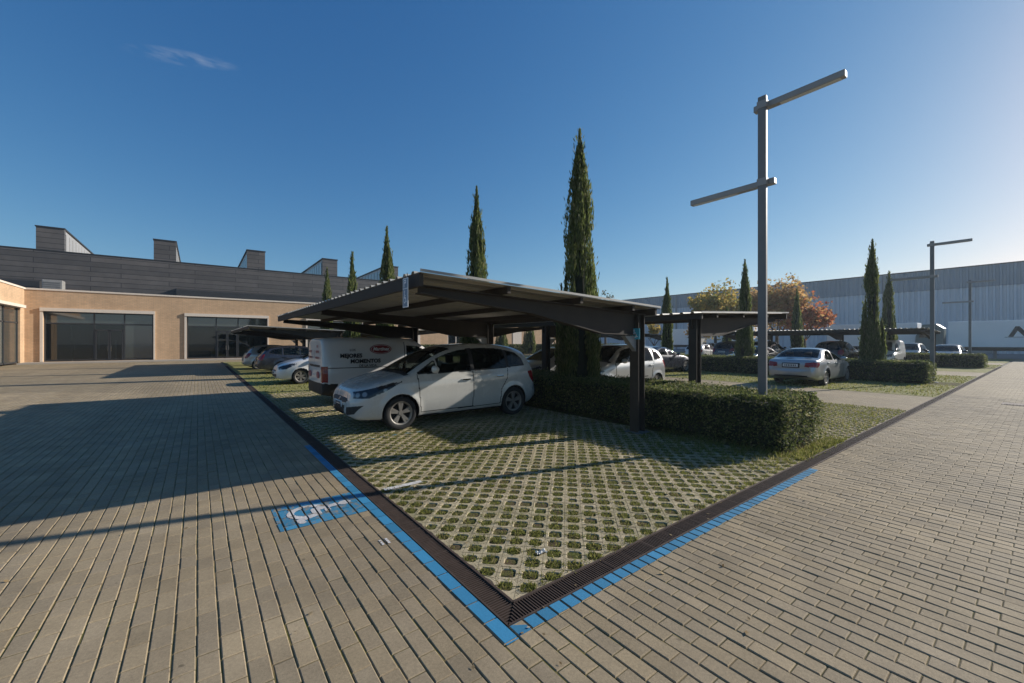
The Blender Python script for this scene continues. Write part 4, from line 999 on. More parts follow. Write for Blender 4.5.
def build_car(name, label, cat, x, y, rz, S, paint, N=200, ns=24, nt=40, group='parked cars'):
    L, Wd = S['L'], S['W']; e = empty(name, (x, y, 0), rz, label, cat, group)
    t = np.linspace(0, 1, N); xs = L * (t - .70 * np.sin(2 * np.pi * t) / (2 * np.pi)); dx = xs - L / 2
    T = pchip(S['top'], xs); zb = pchip(S['bot'], xs); w = pchip(S['plan'], xs); B = np.minimum(pchip(S['belt'], xs), T - .012)
    fs_ = np.array([(0, .90), (.05, .94), (.16, .975), (.5, 1.0), (.72, 1.0), (.86, .99), (1, S.get('shoulder', .955))]); tum = S.get('tum', .20)
    ss = np.linspace(0, 1, ns); f = pchip(fs_, ss)
    K = 2 + ns - 1 + nt
    half = np.zeros((N, K + 1, 3)); GH = np.zeros((N, K + 1)); HH = np.zeros((N, K + 1))
    th = np.linspace(0, np.pi / 2, 240); ex = S.get('ex', .42)
    for i in range(N):
        r = [(0, zb[i]), (w[i] * .6, zb[i])]
        ys = w[i] * f; zs = zb[i] + (B[i] - zb[i]) * ss
        hgt = T[i] - B[i]; yb = ys[-1]
        sn = np.sin(th); cs = np.cos(th); zq = sn**ex; e2 = ex if hgt > .3 else ex + (.3 - hgt) * .9
        zq = sn**e2; yg = yb * np.maximum(cs, 0)**e2 * (1 - tum * zq * min(1, hgt / .45)); zg = B[i] + hgt * zq
        sl = np.concatenate([[0], np.cumsum(np.hypot(np.diff(yg), np.diff(zg)))])
        # spread points evenly, a bit denser on the upright part
        q = np.linspace(0, 1, nt + 1)[1:]; tgt = sl[-1] * q
        yy = np.interp(tgt, sl, yg); zz = np.interp(tgt, sl, zg)
        Y = np.concatenate([[0, w[i] * .6], ys, yy]); Z = np.concatenate([[zb[i], zb[i]], zs, zz])
        half[i, :, 0] = xs[i]; half[i, :, 1] = Y; half[i, :, 2] = Z
        GH[i, 2 + ns:] = tgt; HH[i, :] = hgt
    half[:, -1, 1] = 0
    # wheel arch flare and snapped arch edge
    for xa in (S['xf'], S['xr']):
        ra = S['arch']; zc = S['R']
        d = np.hypot(half[:, :, 0] - xa, half[:, :, 2] - zc); sid = np.arange(K + 1)[None, :] * np.ones((N, 1)); m = (sid >= 2) & (sid < 2 + ns)
        half[:, :, 1] += np.where(m, .020 * np.exp(-((d - ra) / .07)**2) * (half[:, :, 2] > zc - .1), 0)
        cell = L / N * .6; mm = m & (np.abs(d - ra) < cell)
        fx = np.where(mm, ra / np.maximum(d, 1e-3), 1); half[:, :, 0] = xa + (half[:, :, 0] - xa) * fx; half[:, :, 2] = zc + (half[:, :, 2] - zc) * fx
    full = np.concatenate([half, half[:, -2:0:-1] * np.array([1, -1, 1])], 1); M2 = full.shape[1]
    gh = np.concatenate([GH, GH[:, -2:0:-1]], 1); hh = np.concatenate([HH, HH[:, -2:0:-1]], 1)
    rings = [full]
    nc = S.get('nc', 10)
    def cap(ring, sg, bul):
        zc = (ring[:, 2].min() + ring[:, 2].max()) / 2; out = []
        for k in range(1, nc + 1):
            s = 1 - k / nc * .985; r = ring.copy(); r[:, 1] *= s; r[:, 2] = zc + (r[:, 2] - zc) * s; r[:, 0] += sg * bul * (1 - s**2); out.append(r)
        return np.array(out)
    front = cap(full[0], -1, S.get('nose', .06))[::-1]; back = cap(full[-1], 1, S.get('tail', .03))
    A = np.concatenate([front, full, back], 0); NN = len(A)
    pad = lambda a: np.concatenate([np.zeros((nc, M2)), a, np.zeros((nc, M2))], 0)
    gh, hh = pad(gh), pad(hh)
    V = A.reshape(-1, 3)
    I, J = np.meshgrid(np.arange(NN - 1), np.arange(M2), indexing='ij'); J2 = (J + 1) % M2
    F = np.stack([I * M2 + J, I * M2 + J2, (I + 1) * M2 + J2, (I + 1) * M2 + J], -1).reshape(-1, 4)
    C = V[F].mean(1); cx, cy, cz = C[:, 0], C[:, 1], C[:, 2]; ay = np.abs(cy)
    G = gh.reshape(-1)[F].max(1); Hh = hh.reshape(-1)[F].mean(1); isgh = gh.reshape(-1)[F].min(1) > 0
    row = I.reshape(-1); body = (row >= nc) & (row < nc + N - 1)
    wl = np.interp(cx, xs, w)
    # cut wheel arches
    kill = np.zeros(len(F), bool)
    for xa in (S['xf'], S['xr']): kill |= (np.hypot(cx - xa, cz - S['R']) < S['arch'] - .001) & (ay > .45 * Wd / 2 * 1.0) & ~isgh
    cls = np.zeros(len(F), int)        # 0 paint, 1 black trim, 2 chrome, 3 groove
    side = body & (ay > wl * .55)
    for ln in S.get('lines', []):
        cls[side & (pdist(cx, cz, ln, False) < S.get('lw', .006)) & (cz < np.interp(cx, xs, T) - .03)] = 3
    cls[(cz < S.get('sill', .0)) & ~isgh] = 1
    for poly in S.get('black_side', []): cls[side & inpoly(cx, cz, poly)] = 1
    fr = (cx < S.get('frontx', .30)); bk = (cx > L - S.get('backx', .25))
    for poly in S.get('black_front', []): cls[fr & inpoly(ay, cz, poly)] = 1
    for poly in S.get('chrome_front', []): cls[fr & inpoly(ay, cz, poly)] = 2
    for poly in S.get('black_back', []): cls[bk & inpoly(ay, cz, poly)] = 1
    parts = []                           # (name, mask, material)
    for poly in S['sidewin']:
        near = body & (ay > wl * .45) & (pdist(cx, cz, poly) < .020) & (G < np.maximum(Hh * .93, .05))
        cls[near] = 1
        m = body & (ay > wl * .45) & inpoly(cx, cz, poly) & (G < np.maximum(Hh * .93, .05))
        for sg in (1, -1): parts.append(('side_window', m & (cy * sg > 0), M_GLASS))
    if S.get('ws'):
        a, b = S['ws']; m = body & isgh & (cx > a) & (cx < b) & (G > Hh * .98 + .085); parts.append(('windshield', m, M_GLASS))
        cls[body & isgh & (cx > a - .10) & (cx <= a) & (G > .1)] = 1
    if S.get('rw'):
        a, b = S['rw']; m = body & isgh & (cx > a) & (cx < b) & (G > Hh * .95 + .07); parts.append(('rear_window', m, M_GLASS))
    for poly in S.get('rwcap', []): parts.append(('rear_window', bk & inpoly(ay, cz, poly), M_GLASS))
    for key, nm, mt in (('head', 'headlight', M_LAMPGLASS), ('tail_l', 'taillight', M_REDGLASS)):
        for (poly, ymin) in S.get(key, []):
            m = inpoly(cx, cz, poly) & (ay > ymin) 
            for sg in (1, -1): parts.append((nm, m & (cy * sg > 0), mt))
    for (poly, x0) in S.get('head_f', []):
        m = inpoly(ay, cz, poly) & (cx < x0)
        for sg in (1, -1): parts.append(('headlight', m & (cy * sg > 0), M_LAMPGLASS))
    for (poly, x0) in S.get('tail_f', []):
        m = inpoly(ay, cz, poly) & (cx > x0)
        for sg in (1, -1): parts.append(('taillight', m & (cy * sg > 0), M_REDGLASS))
    used = kill.copy(); V = V - np.array([L / 2, 0, 0])
    def sub(nm, mask, mats, mi=None):
        Fm = F[mask]; 
        if len(Fm) == 0: return None
        u, inv = np.unique(Fm, return_inverse=True); return mk(nm, V[u], inv.reshape(-1, 4), mats, e, True, mi)
    for nm, m, mt in parts:
        m = m & ~used; used |= m; sub(nm, m, mt)
    m = ~used; bo = sub('body', m, [paint, M_BLACK, M_CHROME, M_LINER], cls[m])
    # wheel wells and floor
    hw = Wd / 2
    for xa in (S['xf'], S['xr']):
        n = 18
        for sg in (1, -1):
            vs = []; b = MB()
            for k in range(n + 1):
                a = math.pi * k / n; 
                for yy in (hw * .45, hw * .94): vs.append((xa - L / 2 + (S['arch'] + .004) * math.cos(a), sg * yy, S['R'] + (S['arch'] + .004) * math.sin(a) if 0 < k < n else S['R'] - .12))
            b.add(vs, [(2 * k, 2 * k + 1, 2 * k + 3, 2 * k + 2) for k in range(n)])
            b.add([(xa - L / 2 - .42, sg * hw * .45, .15), (xa - L / 2 + .42, sg * hw * .45, .15), (xa - L / 2 + .42, sg * hw * .45, .8), (xa - L / 2 - .42, sg * hw * .45, .8)], [(0, 1, 2, 3)])
            b.build('wheel_well', M_LINER, e)
    for xa in (S['xf'], S['xr']):
        for sg in (1, -1): add_wheel(e, xa - L / 2, sg * (hw - .125), S['R'], S.get('tw', .205), sg, S.get('spokes', 5), S.get('style', 'wide'), S.get('rim'))
    # seats and dashboard
    if S.get('ws') and S.get('cabin', True) and N >= 160:
        x0 = S['ws'][1] - .15 - L / 2; ROOF = max(p[1] for p in S['top'])
        fab = plain('seat_fabric', (.045, .043, .042), .9, var=.2)
        def seat(xx, y0, y1):
            b = MB(); b.bevel_box(xx - .25, y0, .34, xx + .27, y1, .52, .04); zt_ = min(1.12, ROOF - .42)
            b.prism([(xx + .18, .50), (xx + .32, .48), (xx + .50, zt_), (xx + .38, zt_ + .03)], y0, y1, 1)
            nh = max(1, int(round((y1 - y0) / .55)))
            for q in range(nh): c0 = y0 + (q + .5) * (y1 - y0) / nh; b.bevel_box(xx + .40, c0 - .12, zt_ + .05, xx + .50, c0 + .12, zt_ + .25, .03)
            b.build('seat', fab, e)
        seat(x0 + .22, .10, .60); seat(x0 + .22, -.60, -.10); seat(x0 + 1.12, -.62, .62)
        b = MB(); b.prism([(x0 - .95, .62), (x0 - .40, .60), (x0 - .38, .84), (x0 - .60, .93), (x0 - .98, .90)], -hw * .80, hw * .80, 1); b.build('dashboard', M_BLACK, e)
        bm = bmesh.new(); mb = MB(); q0 = Vector((x0 - .22, .36, .92))
        for k in range(20):
            a0, a1 = 2 * math.pi * k / 20, 2 * math.pi * (k + 1) / 20
            P_ = lambda a: q0 + Vector((.08 * math.sin(a), .18 * math.cos(a), .16 * math.sin(a)))
            mb.tube(P_(a0), P_(a1), .014, n=6, caps=False)
        mb.tube(q0, q0 + Vector((-.2, 0, -.06)), .04, n=8); mb.build('steering_wheel', M_BLACK, e); bm.free()
    # mirrors, handles, plates
    if S.get('mirror'):
        mx, mz = S['mirror']
        for sg in (1, -1):
            bm = bmesh.new(); bmesh.ops.create_uvsphere(bm, u_segments=14, v_segments=10, radius=1)
            for v in bm.verts: v.co = Vector((v.co.x * .065, v.co.y * .115, v.co.z * .075)) + Vector((mx - L / 2 + .03 * abs(v.co.y), sg * (hw + .085), mz))
            bm.verts.index_update(); mb = MB(); mb.add([tuple(v.co) for v in bm.verts], [[v.index for v in f2.verts] for f2 in bm.faces]); bm.free()
            mr = mb.build('mirror', paint, e, True)
            mb = MB(); mb.box(mx - L / 2 - .03, min(sg * (hw - .08), sg * (hw + .02)), mz - .06, mx - L / 2 + .03, max(sg * (hw - .08), sg * (hw + .02)), mz - .03); mb.build('mirror_arm', M_BLACK, mr)
    for (hx, hz) in S.get('handles', []):
        hy = np.interp(hx, xs, w)
        for sg in (1, -1):
            mb = MB(); a, c = sorted((sg * (hy - .012), sg * (hy + .028))); mb.bevel_box(hx - L / 2 - .10, a, hz - .016, hx - L / 2 + .10, c, hz + .016, .008); mb.build('door_handle', S.get('handle_mat') or paint, e)
    for (px, pz, pw, ph) in S.get('plates', []):
        mb = MB(); x0 = px - L / 2; mb.box(x0 - .008, -pw / 2, pz - ph / 2, x0 + .008, pw / 2, pz + ph / 2); pl = mb.build('license_plate', M_PLATE, e)
        mb = MB(); sgx = -1 if px < L / 2 else 1
        rr = random.Random(int(x * 7 + y * 13)); s = ''.join(rr.choice('0123456789') for _ in range(4))
        for q in range(7):
            if q == 4: pass
            yy = -pw / 2 + .06 + q * (pw - .10) / 7; a, c = sorted((x0 + sgx * .009, x0 + sgx * .011)); mb.box(a, yy, pz - .035, c, yy + .032, pz + .035)
        mb.build('plate_marks', M_INK, pl)
    if S.get('wipers'): pass
    return e

BOT = lambda L, z=.19: [(0, z + .06), (.25, z), (L - .3, z + .02), (L, z + .12)]
SCENIC = dict(L=4.34, W=1.845, R=.322, arch=.362, xf=.86, xr=3.56, tw=.215,
  top=[(0, .62), (.04, .74), (.16, .83), (.45, .93), (.80, 1.015), (1.02, 1.07), (1.30, 1.225), (1.65, 1.41), (2.0, 1.545), (2.35, 1.615), (2.8, 1.64), (3.3, 1.622), (3.75, 1.565), (3.98, 1.49), (4.10, 1.33), (4.20, 1.12), (4.27, .98), (4.33, .80), (4.34, .66)],
  bot=[(0, .30), (.12, .24), (.5, .20), (3.9, .22), (4.34, .33)],
  belt=[(0, .58), (.5, .86), (1.0, .965), (1.6, .99), (2.5, 1.02), (3.5, 1.06), (4.0, 1.08), (4.2, 1.0), (4.34, .62)],
  plan=[(0, .60), (.06, .70), (.2, .80), (.45, .875), (.9, .915), (1.5, .9225), (3.2, .9225), (3.8, .895), (4.15, .83), (4.34, .70)],
  sidewin=[[(1.22, 1.055), (1.60, 1.275), (1.60, 1.055)], [(1.67, 1.05), (1.67, 1.315), (1.95, 1.43), (2.25, 1.50), (2.42, 1.52), (2.42, 1.07)], [(2.51, 1.075), (2.51, 1.525), (2.9, 1.525), (3.25, 1.50), (3.36, 1.48), (3.36, 1.10)], [(3.44, 1.11), (3.44, 1.465), (3.70, 1.405), (3.86, 1.26), (3.90, 1.14)]],
  ws=(1.05, 2.05), rw=(3.98, 4.22), tum=.19,
  head=[([(.04, .635), (.28, .635), (.60, .765), (.86, .90), (.70, .905), (.36, .82), (.07, .75)], .46)],
  tail_l=[([(4.0, .98), (4.16, 1.0), (4.30, .90), (4.34, .72), (4.2, .70), (4.05, .86)], .55)],
  black_front=[[(0, .54), (.42, .545), (.50, .585), (.42, .625), (0, .635)], [(0, .29), (.33, .29), (.38, .49), (0, .49)], [(.42, .31), (.68, .35), (.80, .51), (.45, .46)]],
  chrome_front=[[(0, .56), (.045, .585), (0, .625)]],
  black_back=[[(0, .32), (.6, .34), (.6, .45), (0, .45)]],
  lines=[[(1.20, 1.03), (1.22, .80), (1.26, .32)], [(2.465, 1.04), (2.47, .6), (2.44, .30)], [(3.40, 1.08), (3.36, .85), (3.20, .62), (3.16, .30)], [(1.26, .30), (3.16, .30)], [(.88, .915), (.55, .80), (.30, .68)]],
  black_side=[[(2.40, 1.06), (2.40, 1.53), (2.53, 1.535), (2.53, 1.06)], [(3.35, 1.09), (3.35, 1.50), (3.45, 1.475), (3.45, 1.10)]],
  mirror=(1.50, 1.13), handles=[(2.28, .885), (3.15, .915)], handle_mat=M_CHROME, plates=[(-.045, .50, .48, .11), (4.375, .80, .50, .11)], nc=24, sill=.235, lw=.0085)
HATCH = dict(L=4.02, W=1.74, R=.30, arch=.335, xf=.80, xr=3.30,
  top=[(0, .56), (.04, .68), (.2, .79), (.6, .92), (.95, 1.0), (1.3, 1.16), (1.7, 1.36), (2.1, 1.46), (2.7, 1.48), (3.2, 1.43), (3.5, 1.36), (3.72, 1.18), (3.88, .97), (3.98, .80), (4.02, .6)],
  bot=BOT(4.02), belt=[(0, .5), (.5, .80), (1.0, .90), (2.5, .94), (3.6, .98), (3.85, .9), (4.02, .55)],
  plan=[(0, .55), (.08, .68), (.3, .79), (.8, .86), (3.2, .87), (3.7, .83), (4.02, .66)],
  sidewin=[[(1.22, .96), (1.75, 1.28), (2.05, 1.36), (2.35, 1.375), (2.35, .96)], [(2.43, .97), (2.43, 1.375), (2.85, 1.37), (3.1, 1.32), (3.35, 1.12), (3.3, .99)]],
  ws=(1.0, 1.82), rw=(3.48, 3.86), head=[([(.05, .58), (.3, .60), (.66, .80), (.5, .82), (.2, .74), (.06, .68)], .42)], tail_l=[([(3.62, .98), (3.8, 1.0), (3.98, .76), (3.95, .66), (3.78, .74)], .50)],
  black_front=[[(0, .28), (.5, .30), (.5, .40), (0, .40)], [(0, .50), (.35, .50), (.4, .56), (0, .56)]], lines=[[(1.2, .93), (1.2, .3)], [(2.39, .94), (2.39, .3)], [(3.2, .95), (3.05, .6), (3.0, .3)]], lw=.010,
  mirror=(1.42, 1.0), handles=[(2.2, .83), (3.0, .86)], plates=[(-.05, .46, .5, .11), (4.035, .62, .5, .11)], spokes=6)
MINI = dict(HATCH); MINI.update(L=4.05, W=1.72, top=[(0, .60), (.04, .74), (.2, .86), (.55, .98), (.9, 1.06), (1.25, 1.25), (1.6, 1.46), (2.0, 1.57), (2.7, 1.60), (3.3, 1.55), (3.6, 1.47), (3.78, 1.25), (3.92, 1.0), (4.02, .82), (4.05, .6)],
  bot=BOT(4.05), belt=[(0, .55), (.5, .86), (1.0, .97), (2.5, 1.01), (3.6, 1.04), (3.9, .94), (4.05, .55)], plan=[(0, .55), (.08, .68), (.3, .78), (.8, .85), (3.2, .86), (3.75, .82), (4.05, .66)],
  sidewin=[[(1.18, 1.03), (1.62, 1.36), (1.95, 1.46), (2.30, 1.48), (2.30, 1.03)], [(2.40, 1.04), (2.40, 1.48), (2.85, 1.48), (3.05, 1.45), (3.1, 1.06)], [(3.18, 1.07), (3.18, 1.42), (3.45, 1.33), (3.60, 1.12)]], xr=3.32, rw=(3.55, 3.92),
  lines=[[(1.15, 1.0), (1.18, .3)], [(2.35, 1.0), (2.35, .3)], [(3.14, 1.04), (3.0, .7), (2.98, .3)], [(.6, .56), (2.95, .54)]], mirror=(1.4, 1.08), handles=[(2.18, .88), (2.95, .90)], tail_l=[([(3.66, 1.05), (3.82, 1.05), (3.98, .82), (3.95, .70), (3.80, .78)], .50)])
SEDAN = dict(L=4.58, W=1.77, R=.318, arch=.352, xf=.90, xr=3.55,
  top=[(0, .56), (.04, .66), (.25, .75), (.7, .84), (1.2, .93), (1.42, .97), (1.8, 1.16), (2.15, 1.32), (2.5, 1.41), (2.9, 1.43), (3.25, 1.395), (3.6, 1.28), (3.95, 1.09), (4.1, 1.035), (4.4, 1.0), (4.50, .96), (4.56, .82), (4.58, .62)],
  bot=[(0, .28), (.25, .20), (4.2, .22), (4.58, .34)], belt=[(0, .5), (.5, .74), (1.3, .90), (2.6, .93), (3.8, .97), (4.4, .94), (4.58, .58)],
  plan=[(0, .55), (.08, .68), (.3, .79), (.8, .87), (3.6, .885), (4.2, .855), (4.48, .80), (4.58, .70)],
  sidewin=[[(1.70, .955), (2.1, 1.20), (2.4, 1.31), (2.62, 1.335), (2.62, .955)], [(2.70, .96), (2.70, 1.335), (3.05, 1.315), (3.35, 1.23), (3.60, 1.08), (3.55, .99)]],
  ws=(1.46, 2.30), rw=(3.28, 4.00), head=[([(.06, .56), (.35, .60), (.62, .74), (.4, .76), (.08, .68)], .42)],
  tail_l=[([(4.24, .90), (4.50, .90), (4.57, .84), (4.58, .72), (4.40, .70), (4.26, .80)], .46)], tail_f=[([(.46, .72), (.82, .74), (.82, .92), (.50, .88)], 4.46)],
  black_front=[[(0, .30), (.36, .30), (.36, .66), (0, .66)]], black_back=[[(0, .69), (.30, .69), (.30, .86), (0, .86)], [(0, .33), (.55, .34), (.55, .40), (0, .40)]],
  lines=[[(1.55, .90), (1.55, .3)], [(2.66, .92), (2.66, .3)], [(3.62, .95), (3.35, .65), (3.30, .3)], [(4.06, 1.03), (4.20, .90)]], lw=.010, mirror=(1.85, 1.0), handles=[(2.45, .84), (3.4, .86)], plates=[(-.05, .46, .5, .11), (4.606, .775, .50, .11)], nc=16)
WAGON = dict(SEDAN); WAGON.update(L=4.62, top=[(0, .56), (.04, .66), (.25, .75), (.7, .84), (1.2, .93), (1.42, .97), (1.8, 1.18), (2.15, 1.35), (2.5, 1.44), (3.0, 1.47), (3.6, 1.44), (4.0, 1.38), (4.2, 1.28), (4.4, 1.06), (4.52, .92), (4.60, .80), (4.62, .62)],
  bot=[(0, .28), (.25, .20), (4.2, .22), (4.62, .34)], belt=[(0, .5), (.5, .74), (1.3, .90), (2.6, .93), (3.9, .98), (4.4, .92), (4.62, .58)], plan=[(0, .55), (.08, .68), (.3, .79), (.8, .87), (3.6, .885), (4.3, .85), (4.52, .78), (4.62, .68)],
  sidewin=[[(1.70, .955), (2.1, 1.22), (2.4, 1.34), (2.62, 1.365), (2.62, .955)], [(2.70, .96), (2.70, 1.365), (3.15, 1.36), (3.45, 1.33), (3.45, .98)], [(3.53, .99), (3.53, 1.32), (3.95, 1.25), (4.12, 1.08)]], rw=(4.16, 4.46), tail_f=[], tail_l=[([(4.28, 1.02), (4.42, 1.02), (4.58, .84), (4.55, .70), (4.40, .72)], .50)], plates=[(-.05, .46, .5, .11), (4.645, .72, .5, .11)], black_back=[])
SUV = dict(L=4.55, W=1.85, R=.355, arch=.395, xf=.90, xr=3.55,
  top=[(0, .66), (.04, .82), (.2, .94), (.7, 1.03), (1.15, 1.10), (1.5, 1.30), (1.85, 1.54), (2.2, 1.67), (2.8, 1.72), (3.5, 1.69), (4.0, 1.63), (4.2, 1.54), (4.36, 1.25), (4.46, 1.02), (4.53, .85), (4.55, .65)],
  bot=BOT(4.55, .24), belt=[(0, .6), (.5, .92), (1.2, 1.03), (2.6, 1.07), (4.0, 1.10), (4.4, 1.0), (4.55, .6)], plan=[(0, .62), (.08, .74), (.3, .84), (.8, .915), (3.7, .925), (4.3, .89), (4.55, .74)],
  sidewin=[[(1.45, 1.10), (1.82, 1.42), (2.1, 1.55), (2.5, 1.58), (2.5, 1.10)], [(2.6, 1.11), (2.6, 1.58), (3.2, 1.57), (3.45, 1.54), (3.45, 1.12)], [(3.53, 1.13), (3.53, 1.51), (3.9, 1.44), (4.1, 1.2)]],
  ws=(1.18, 1.98), rw=(4.10, 4.44), head=[([(.05, .70), (.4, .78), (.6, .92), (.3, .92), (.06, .84)], .5)], tail_l=[([(4.25, 1.12), (4.40, 1.12), (4.54, .86), (4.5, .76), (4.3, .86)], .58)],
  black_front=[[(0, .38), (.5, .38), (.5, .80), (0, .80)]], black_back=[[(0, .36), (.75, .38), (.75, .58), (0, .58)]], lines=[[(1.4, 1.05), (1.4, .4)], [(2.55, 1.08), (2.55, .4)], [(3.5, 1.1), (3.3, .6)]], lw=.012, mirror=(1.6, 1.18), handles=[(2.35, .98), (3.3, 1.0)], plates=[(-.05, .6, .5, .11), (4.575, .84, .5, .11)], sill=.36)
VAN = dict(cabin=False, L=4.32, W=1.80, R=.31, arch=.345, xf=.86, xr=3.55, style='thin', spokes=8, rim=plain('steel_wheel', (.25, .25, .26), .5, .4),
  top=[(0, .62), (.05, .78), (.25, .90), (.7, 1.02), (.95, 1.12), (1.25, 1.38), (1.55, 1.62), (1.8, 1.735), (2.2, 1.785), (3.4, 1.79), (4.2, 1.77), (4.295, 1.745), (4.32, 1.72)],
  bot=[(0, .30), (.3, .22), (4.0, .24), (4.32, .30)], belt=[(0, .56), (.6, .92), (1.0, 1.0), (2.5, 1.04), (4.2, 1.05), (4.32, 1.05)],
  plan=[(0, .58), (.08, .70), (.3, .81), (.8, .885), (1.6, .90), (4.1, .895), (4.27, .87), (4.32, .835)], shoulder=.985, tum=.085, ex=.30,
  sidewin=[[(1.12, 1.08), (1.48, 1.42), (1.72, 1.53), (2.05, 1.54), (2.05, 1.07)]], ws=(1.0, 1.62), rw=None,
  head=[([(.06, .66), (.4, .72), (.6, .92), (.3, .88), (.08, .80)], .5)], tail_l=[([(4.19, .62), (4.40, .62), (4.40, 1.03), (4.19, 1.03)], .70)],
  black_front=[[(0, .32), (.6, .32), (.6, .5), (0, .5)]], black_back=[[(0, .20), (1, .20), (1, .60), (0, .60)], [(0, 1.00), (.62, 1.00), (.62, 1.06), (0, 1.06)], [(0, .6), (.006, .6), (.006, 1.70), (0, 1.70)]], black_side=[[(3.95, .2), (4.4, .2), (4.4, .58), (3.95, .58)], [(1.3, .42), (3.15, .42), (3.15, .52), (1.3, .52)]],
  lines=[[(1.1, 1.0), (1.12, .3)], [(2.12, 1.66), (2.12, .3)], [(2.2, .98), (4.22, .98)]], lw=.007, mirror=(1.35, 1.12), handles=[(1.98, .92)], plates=[(-.05, .5, .5, .11)], nc=26, backx=.12, sill=.26, tail=.02)

WHITE = car_paint('white_car_paint', (0.68, 0.66, 0.63)); WARMWH = car_paint('pearl_white_paint', (0.54, 0.525, 0.485), 0.0, .32)
SILVER = car_paint('silver_car_paint', (0.42, 0.42, 0.41), .55, .36); NAVY = car_paint('dark_blue_paint', (0.018, 0.022, 0.034), .3, .3)
GREY = car_paint('slate_grey_paint', (0.030, 0.032, 0.042), .2, .32); BLACKP = car_paint('black_car_paint', (0.010, 0.011, 0.013), .2, .28); TEAL = car_paint('bottle_green_paint', (0.014, 0.022, 0.022), .2, .3)
SCENIC['L'] = 4.34
build_car('hatchback_car', 'pearl white family hatchback parked nose out under the nearest canopy', 'car', .76 + 2.17, 6.45, 0, SCENIC, WARMWH, N=420, ns=60, nt=84)
van = build_car('delivery_van', 'white delivery van with a red oval emblem and black lettering on its side', 'van', 1.08 + 2.16, 10.22, math.pi, VAN, WHITE, N=330, ns=44, nt=70)
# lettering on the flank that faces the camera: van is turned round, its +Y side faces -Y
yl = .915
for s, sz, lx, lz, bd in (('LOS', .085, 1.42, 1.425, .001), ('MEJORES', .145, 1.46, 1.255, .006), ('MOMENTOS', .145, 1.08, 1.105, .006), ('DE LA VIDA', .09, 1.02, 1.0, .001)):
    text('lettering', s, sz, M_INK, van, (lx, yl - .002 - max(0, lz - 1.15) * .07, lz), (R(90), 0, R(180)), .0, .002, bd)
def ellipse(parent, nm, cx, cz, a, b, y0, y1, m):
    mb = MB(); mb.prism([(cx + a * math.cos(2 * math.pi * k / 40), cz + b * math.sin(2 * math.pi * k / 40)) for k in range(40)], y0, y1, 1); return mb.build(nm, m, parent)
em = ellipse(van, 'emblem', .66, 1.47, .30, .135, .866, .892, M_REDP); em2 = ellipse(em, 'emblem_rim', .66, 1.47, .278, .118, .8925, .8935, M_SIGNW); em3 = ellipse(em, 'emblem_field', .66, 1.47, .268, .110, .894, .8955, M_REDP)
text('emblem_lettering', 'Martínez', .125, M_SIGNW, em, (.66, .8975, 1.435), (R(90), 0, R(180)), .2, .001, .003)
# red lettering on the back doors
for s, sz, yy, zz in (('LOS', .10, .40, 1.52), ('MEJORES', .09, .40, 1.38), ('MOMENTOS', .085, .40, 1.22), ('MEJORES', .09, -.42, 1.38), ('MOMENTOS', .085, -.42, 1.22)):
    text('back_lettering', s, sz, M_PINK, van, (2.186, yy, zz), (R(90), 0, R(90)), 0, .001, .001)
for ey in (.45, -.45):
    ellb = MB(); ellb.prism([(ey + .14 * math.cos(k * math.pi / 12), .80 + .09 * math.sin(k * math.pi / 12)) for k in range(24)], 2.18, 2.192, 0); ellb.build('rear_emblem', M_PINK, van)

build_car('hatchback_car', 'small white hatchback parked nose out between the van and the dark estate car', 'car', 1.0 + 2.0, 16.9, 0, HATCH, WHITE, N=180)
build_car('estate_car', 'dark slate grey estate car with its red tail lights towards the aisle', 'car', .95 + 2.31, 23.3, math.pi, WAGON, GREY, N=180)
build_car('hatchback_car', 'pale silver hatchback beyond the dark estate car, only its tail showing', 'car', .7 + 2.0, 27.6, math.pi, HATCH, SILVER, N=120)
build_car('compact_car', 'silver compact people carrier parked behind the first hedge', 'car', 7.55 + 2.02, 6.95, 0, MINI, SILVER, N=220, ns=30, nt=50)
build_car('hatchback_car', 'pale hatchback behind the tall cypress, mostly hidden by the silver compact car', 'car', 7.45 + 2.0, 9.6, 0, HATCH, SILVER, N=120)
build_car('saloon_car', 'silver saloon seen from behind, in the sunlit bay right of the tall lamp', 'car', 16.6 + 2.29, 4.12, math.pi, SEDAN, SILVER, N=260, ns=36, nt=56)
build_car('saloon_car', 'dark saloon parked beyond the silver compact car, seen between two canopy posts', 'car', 16.5 + 2.29, 11.25, math.pi, SEDAN, GREY, N=160)
build_car('suv_car', 'dark blue off roader seen from behind, its pale plate showing beneath the second canopy', 'car', 32.6 + 2.27, 14.4, math.pi, SUV, NAVY, N=110)
build_car('suv_car', 'dark off roader with pale roof beside the cypress left of the tall lamp', 'car', 33.3 + 2.27, 12.1, math.pi, SUV, BLACKP, N=110)
build_car('hatchback_car', 'white hatchback at the left end of the far row, just right of a canopy post', 'car', 33.0 + 2.0, 17.2, math.pi, HATCH, WHITE, N=110)
build_car('compact_car', 'white compact car deep in the far row behind the dark saloon', 'car', 39.4 + 2.0, 20.6, 0, MINI, WHITE, N=100)
build_car('suv_car', 'dark off roader under the thin canopy, just right of the silver saloon', 'car', 32.9 + 2.27, 7.4, math.pi, SUV, BLACKP, N=110)
build_car('saloon_car', 'dark saloon half hidden by the tall lamp, behind the silver saloon', 'car', 23.4 + 2.29, 9.3, 0, SEDAN, BLACKP, N=100)
build_car('delivery_van', 'white van under the thin dark canopy, left of the twin cypresses', 'van', 33.0 + 2.16, 5.0, 0, VAN, WHITE, N=110)
build_car('compact_car', 'dark green compact car right of the twin cypresses, under the end of the canopy', 'car', 39.2 + 2.02, 4.6, 0, MINI, TEAL, N=110)
build_car('hatchback_car', 'dark hatchback beside the second lamp, low behind the hedge', 'car', 41.2, 2.6, 0, HATCH, NAVY, N=100)

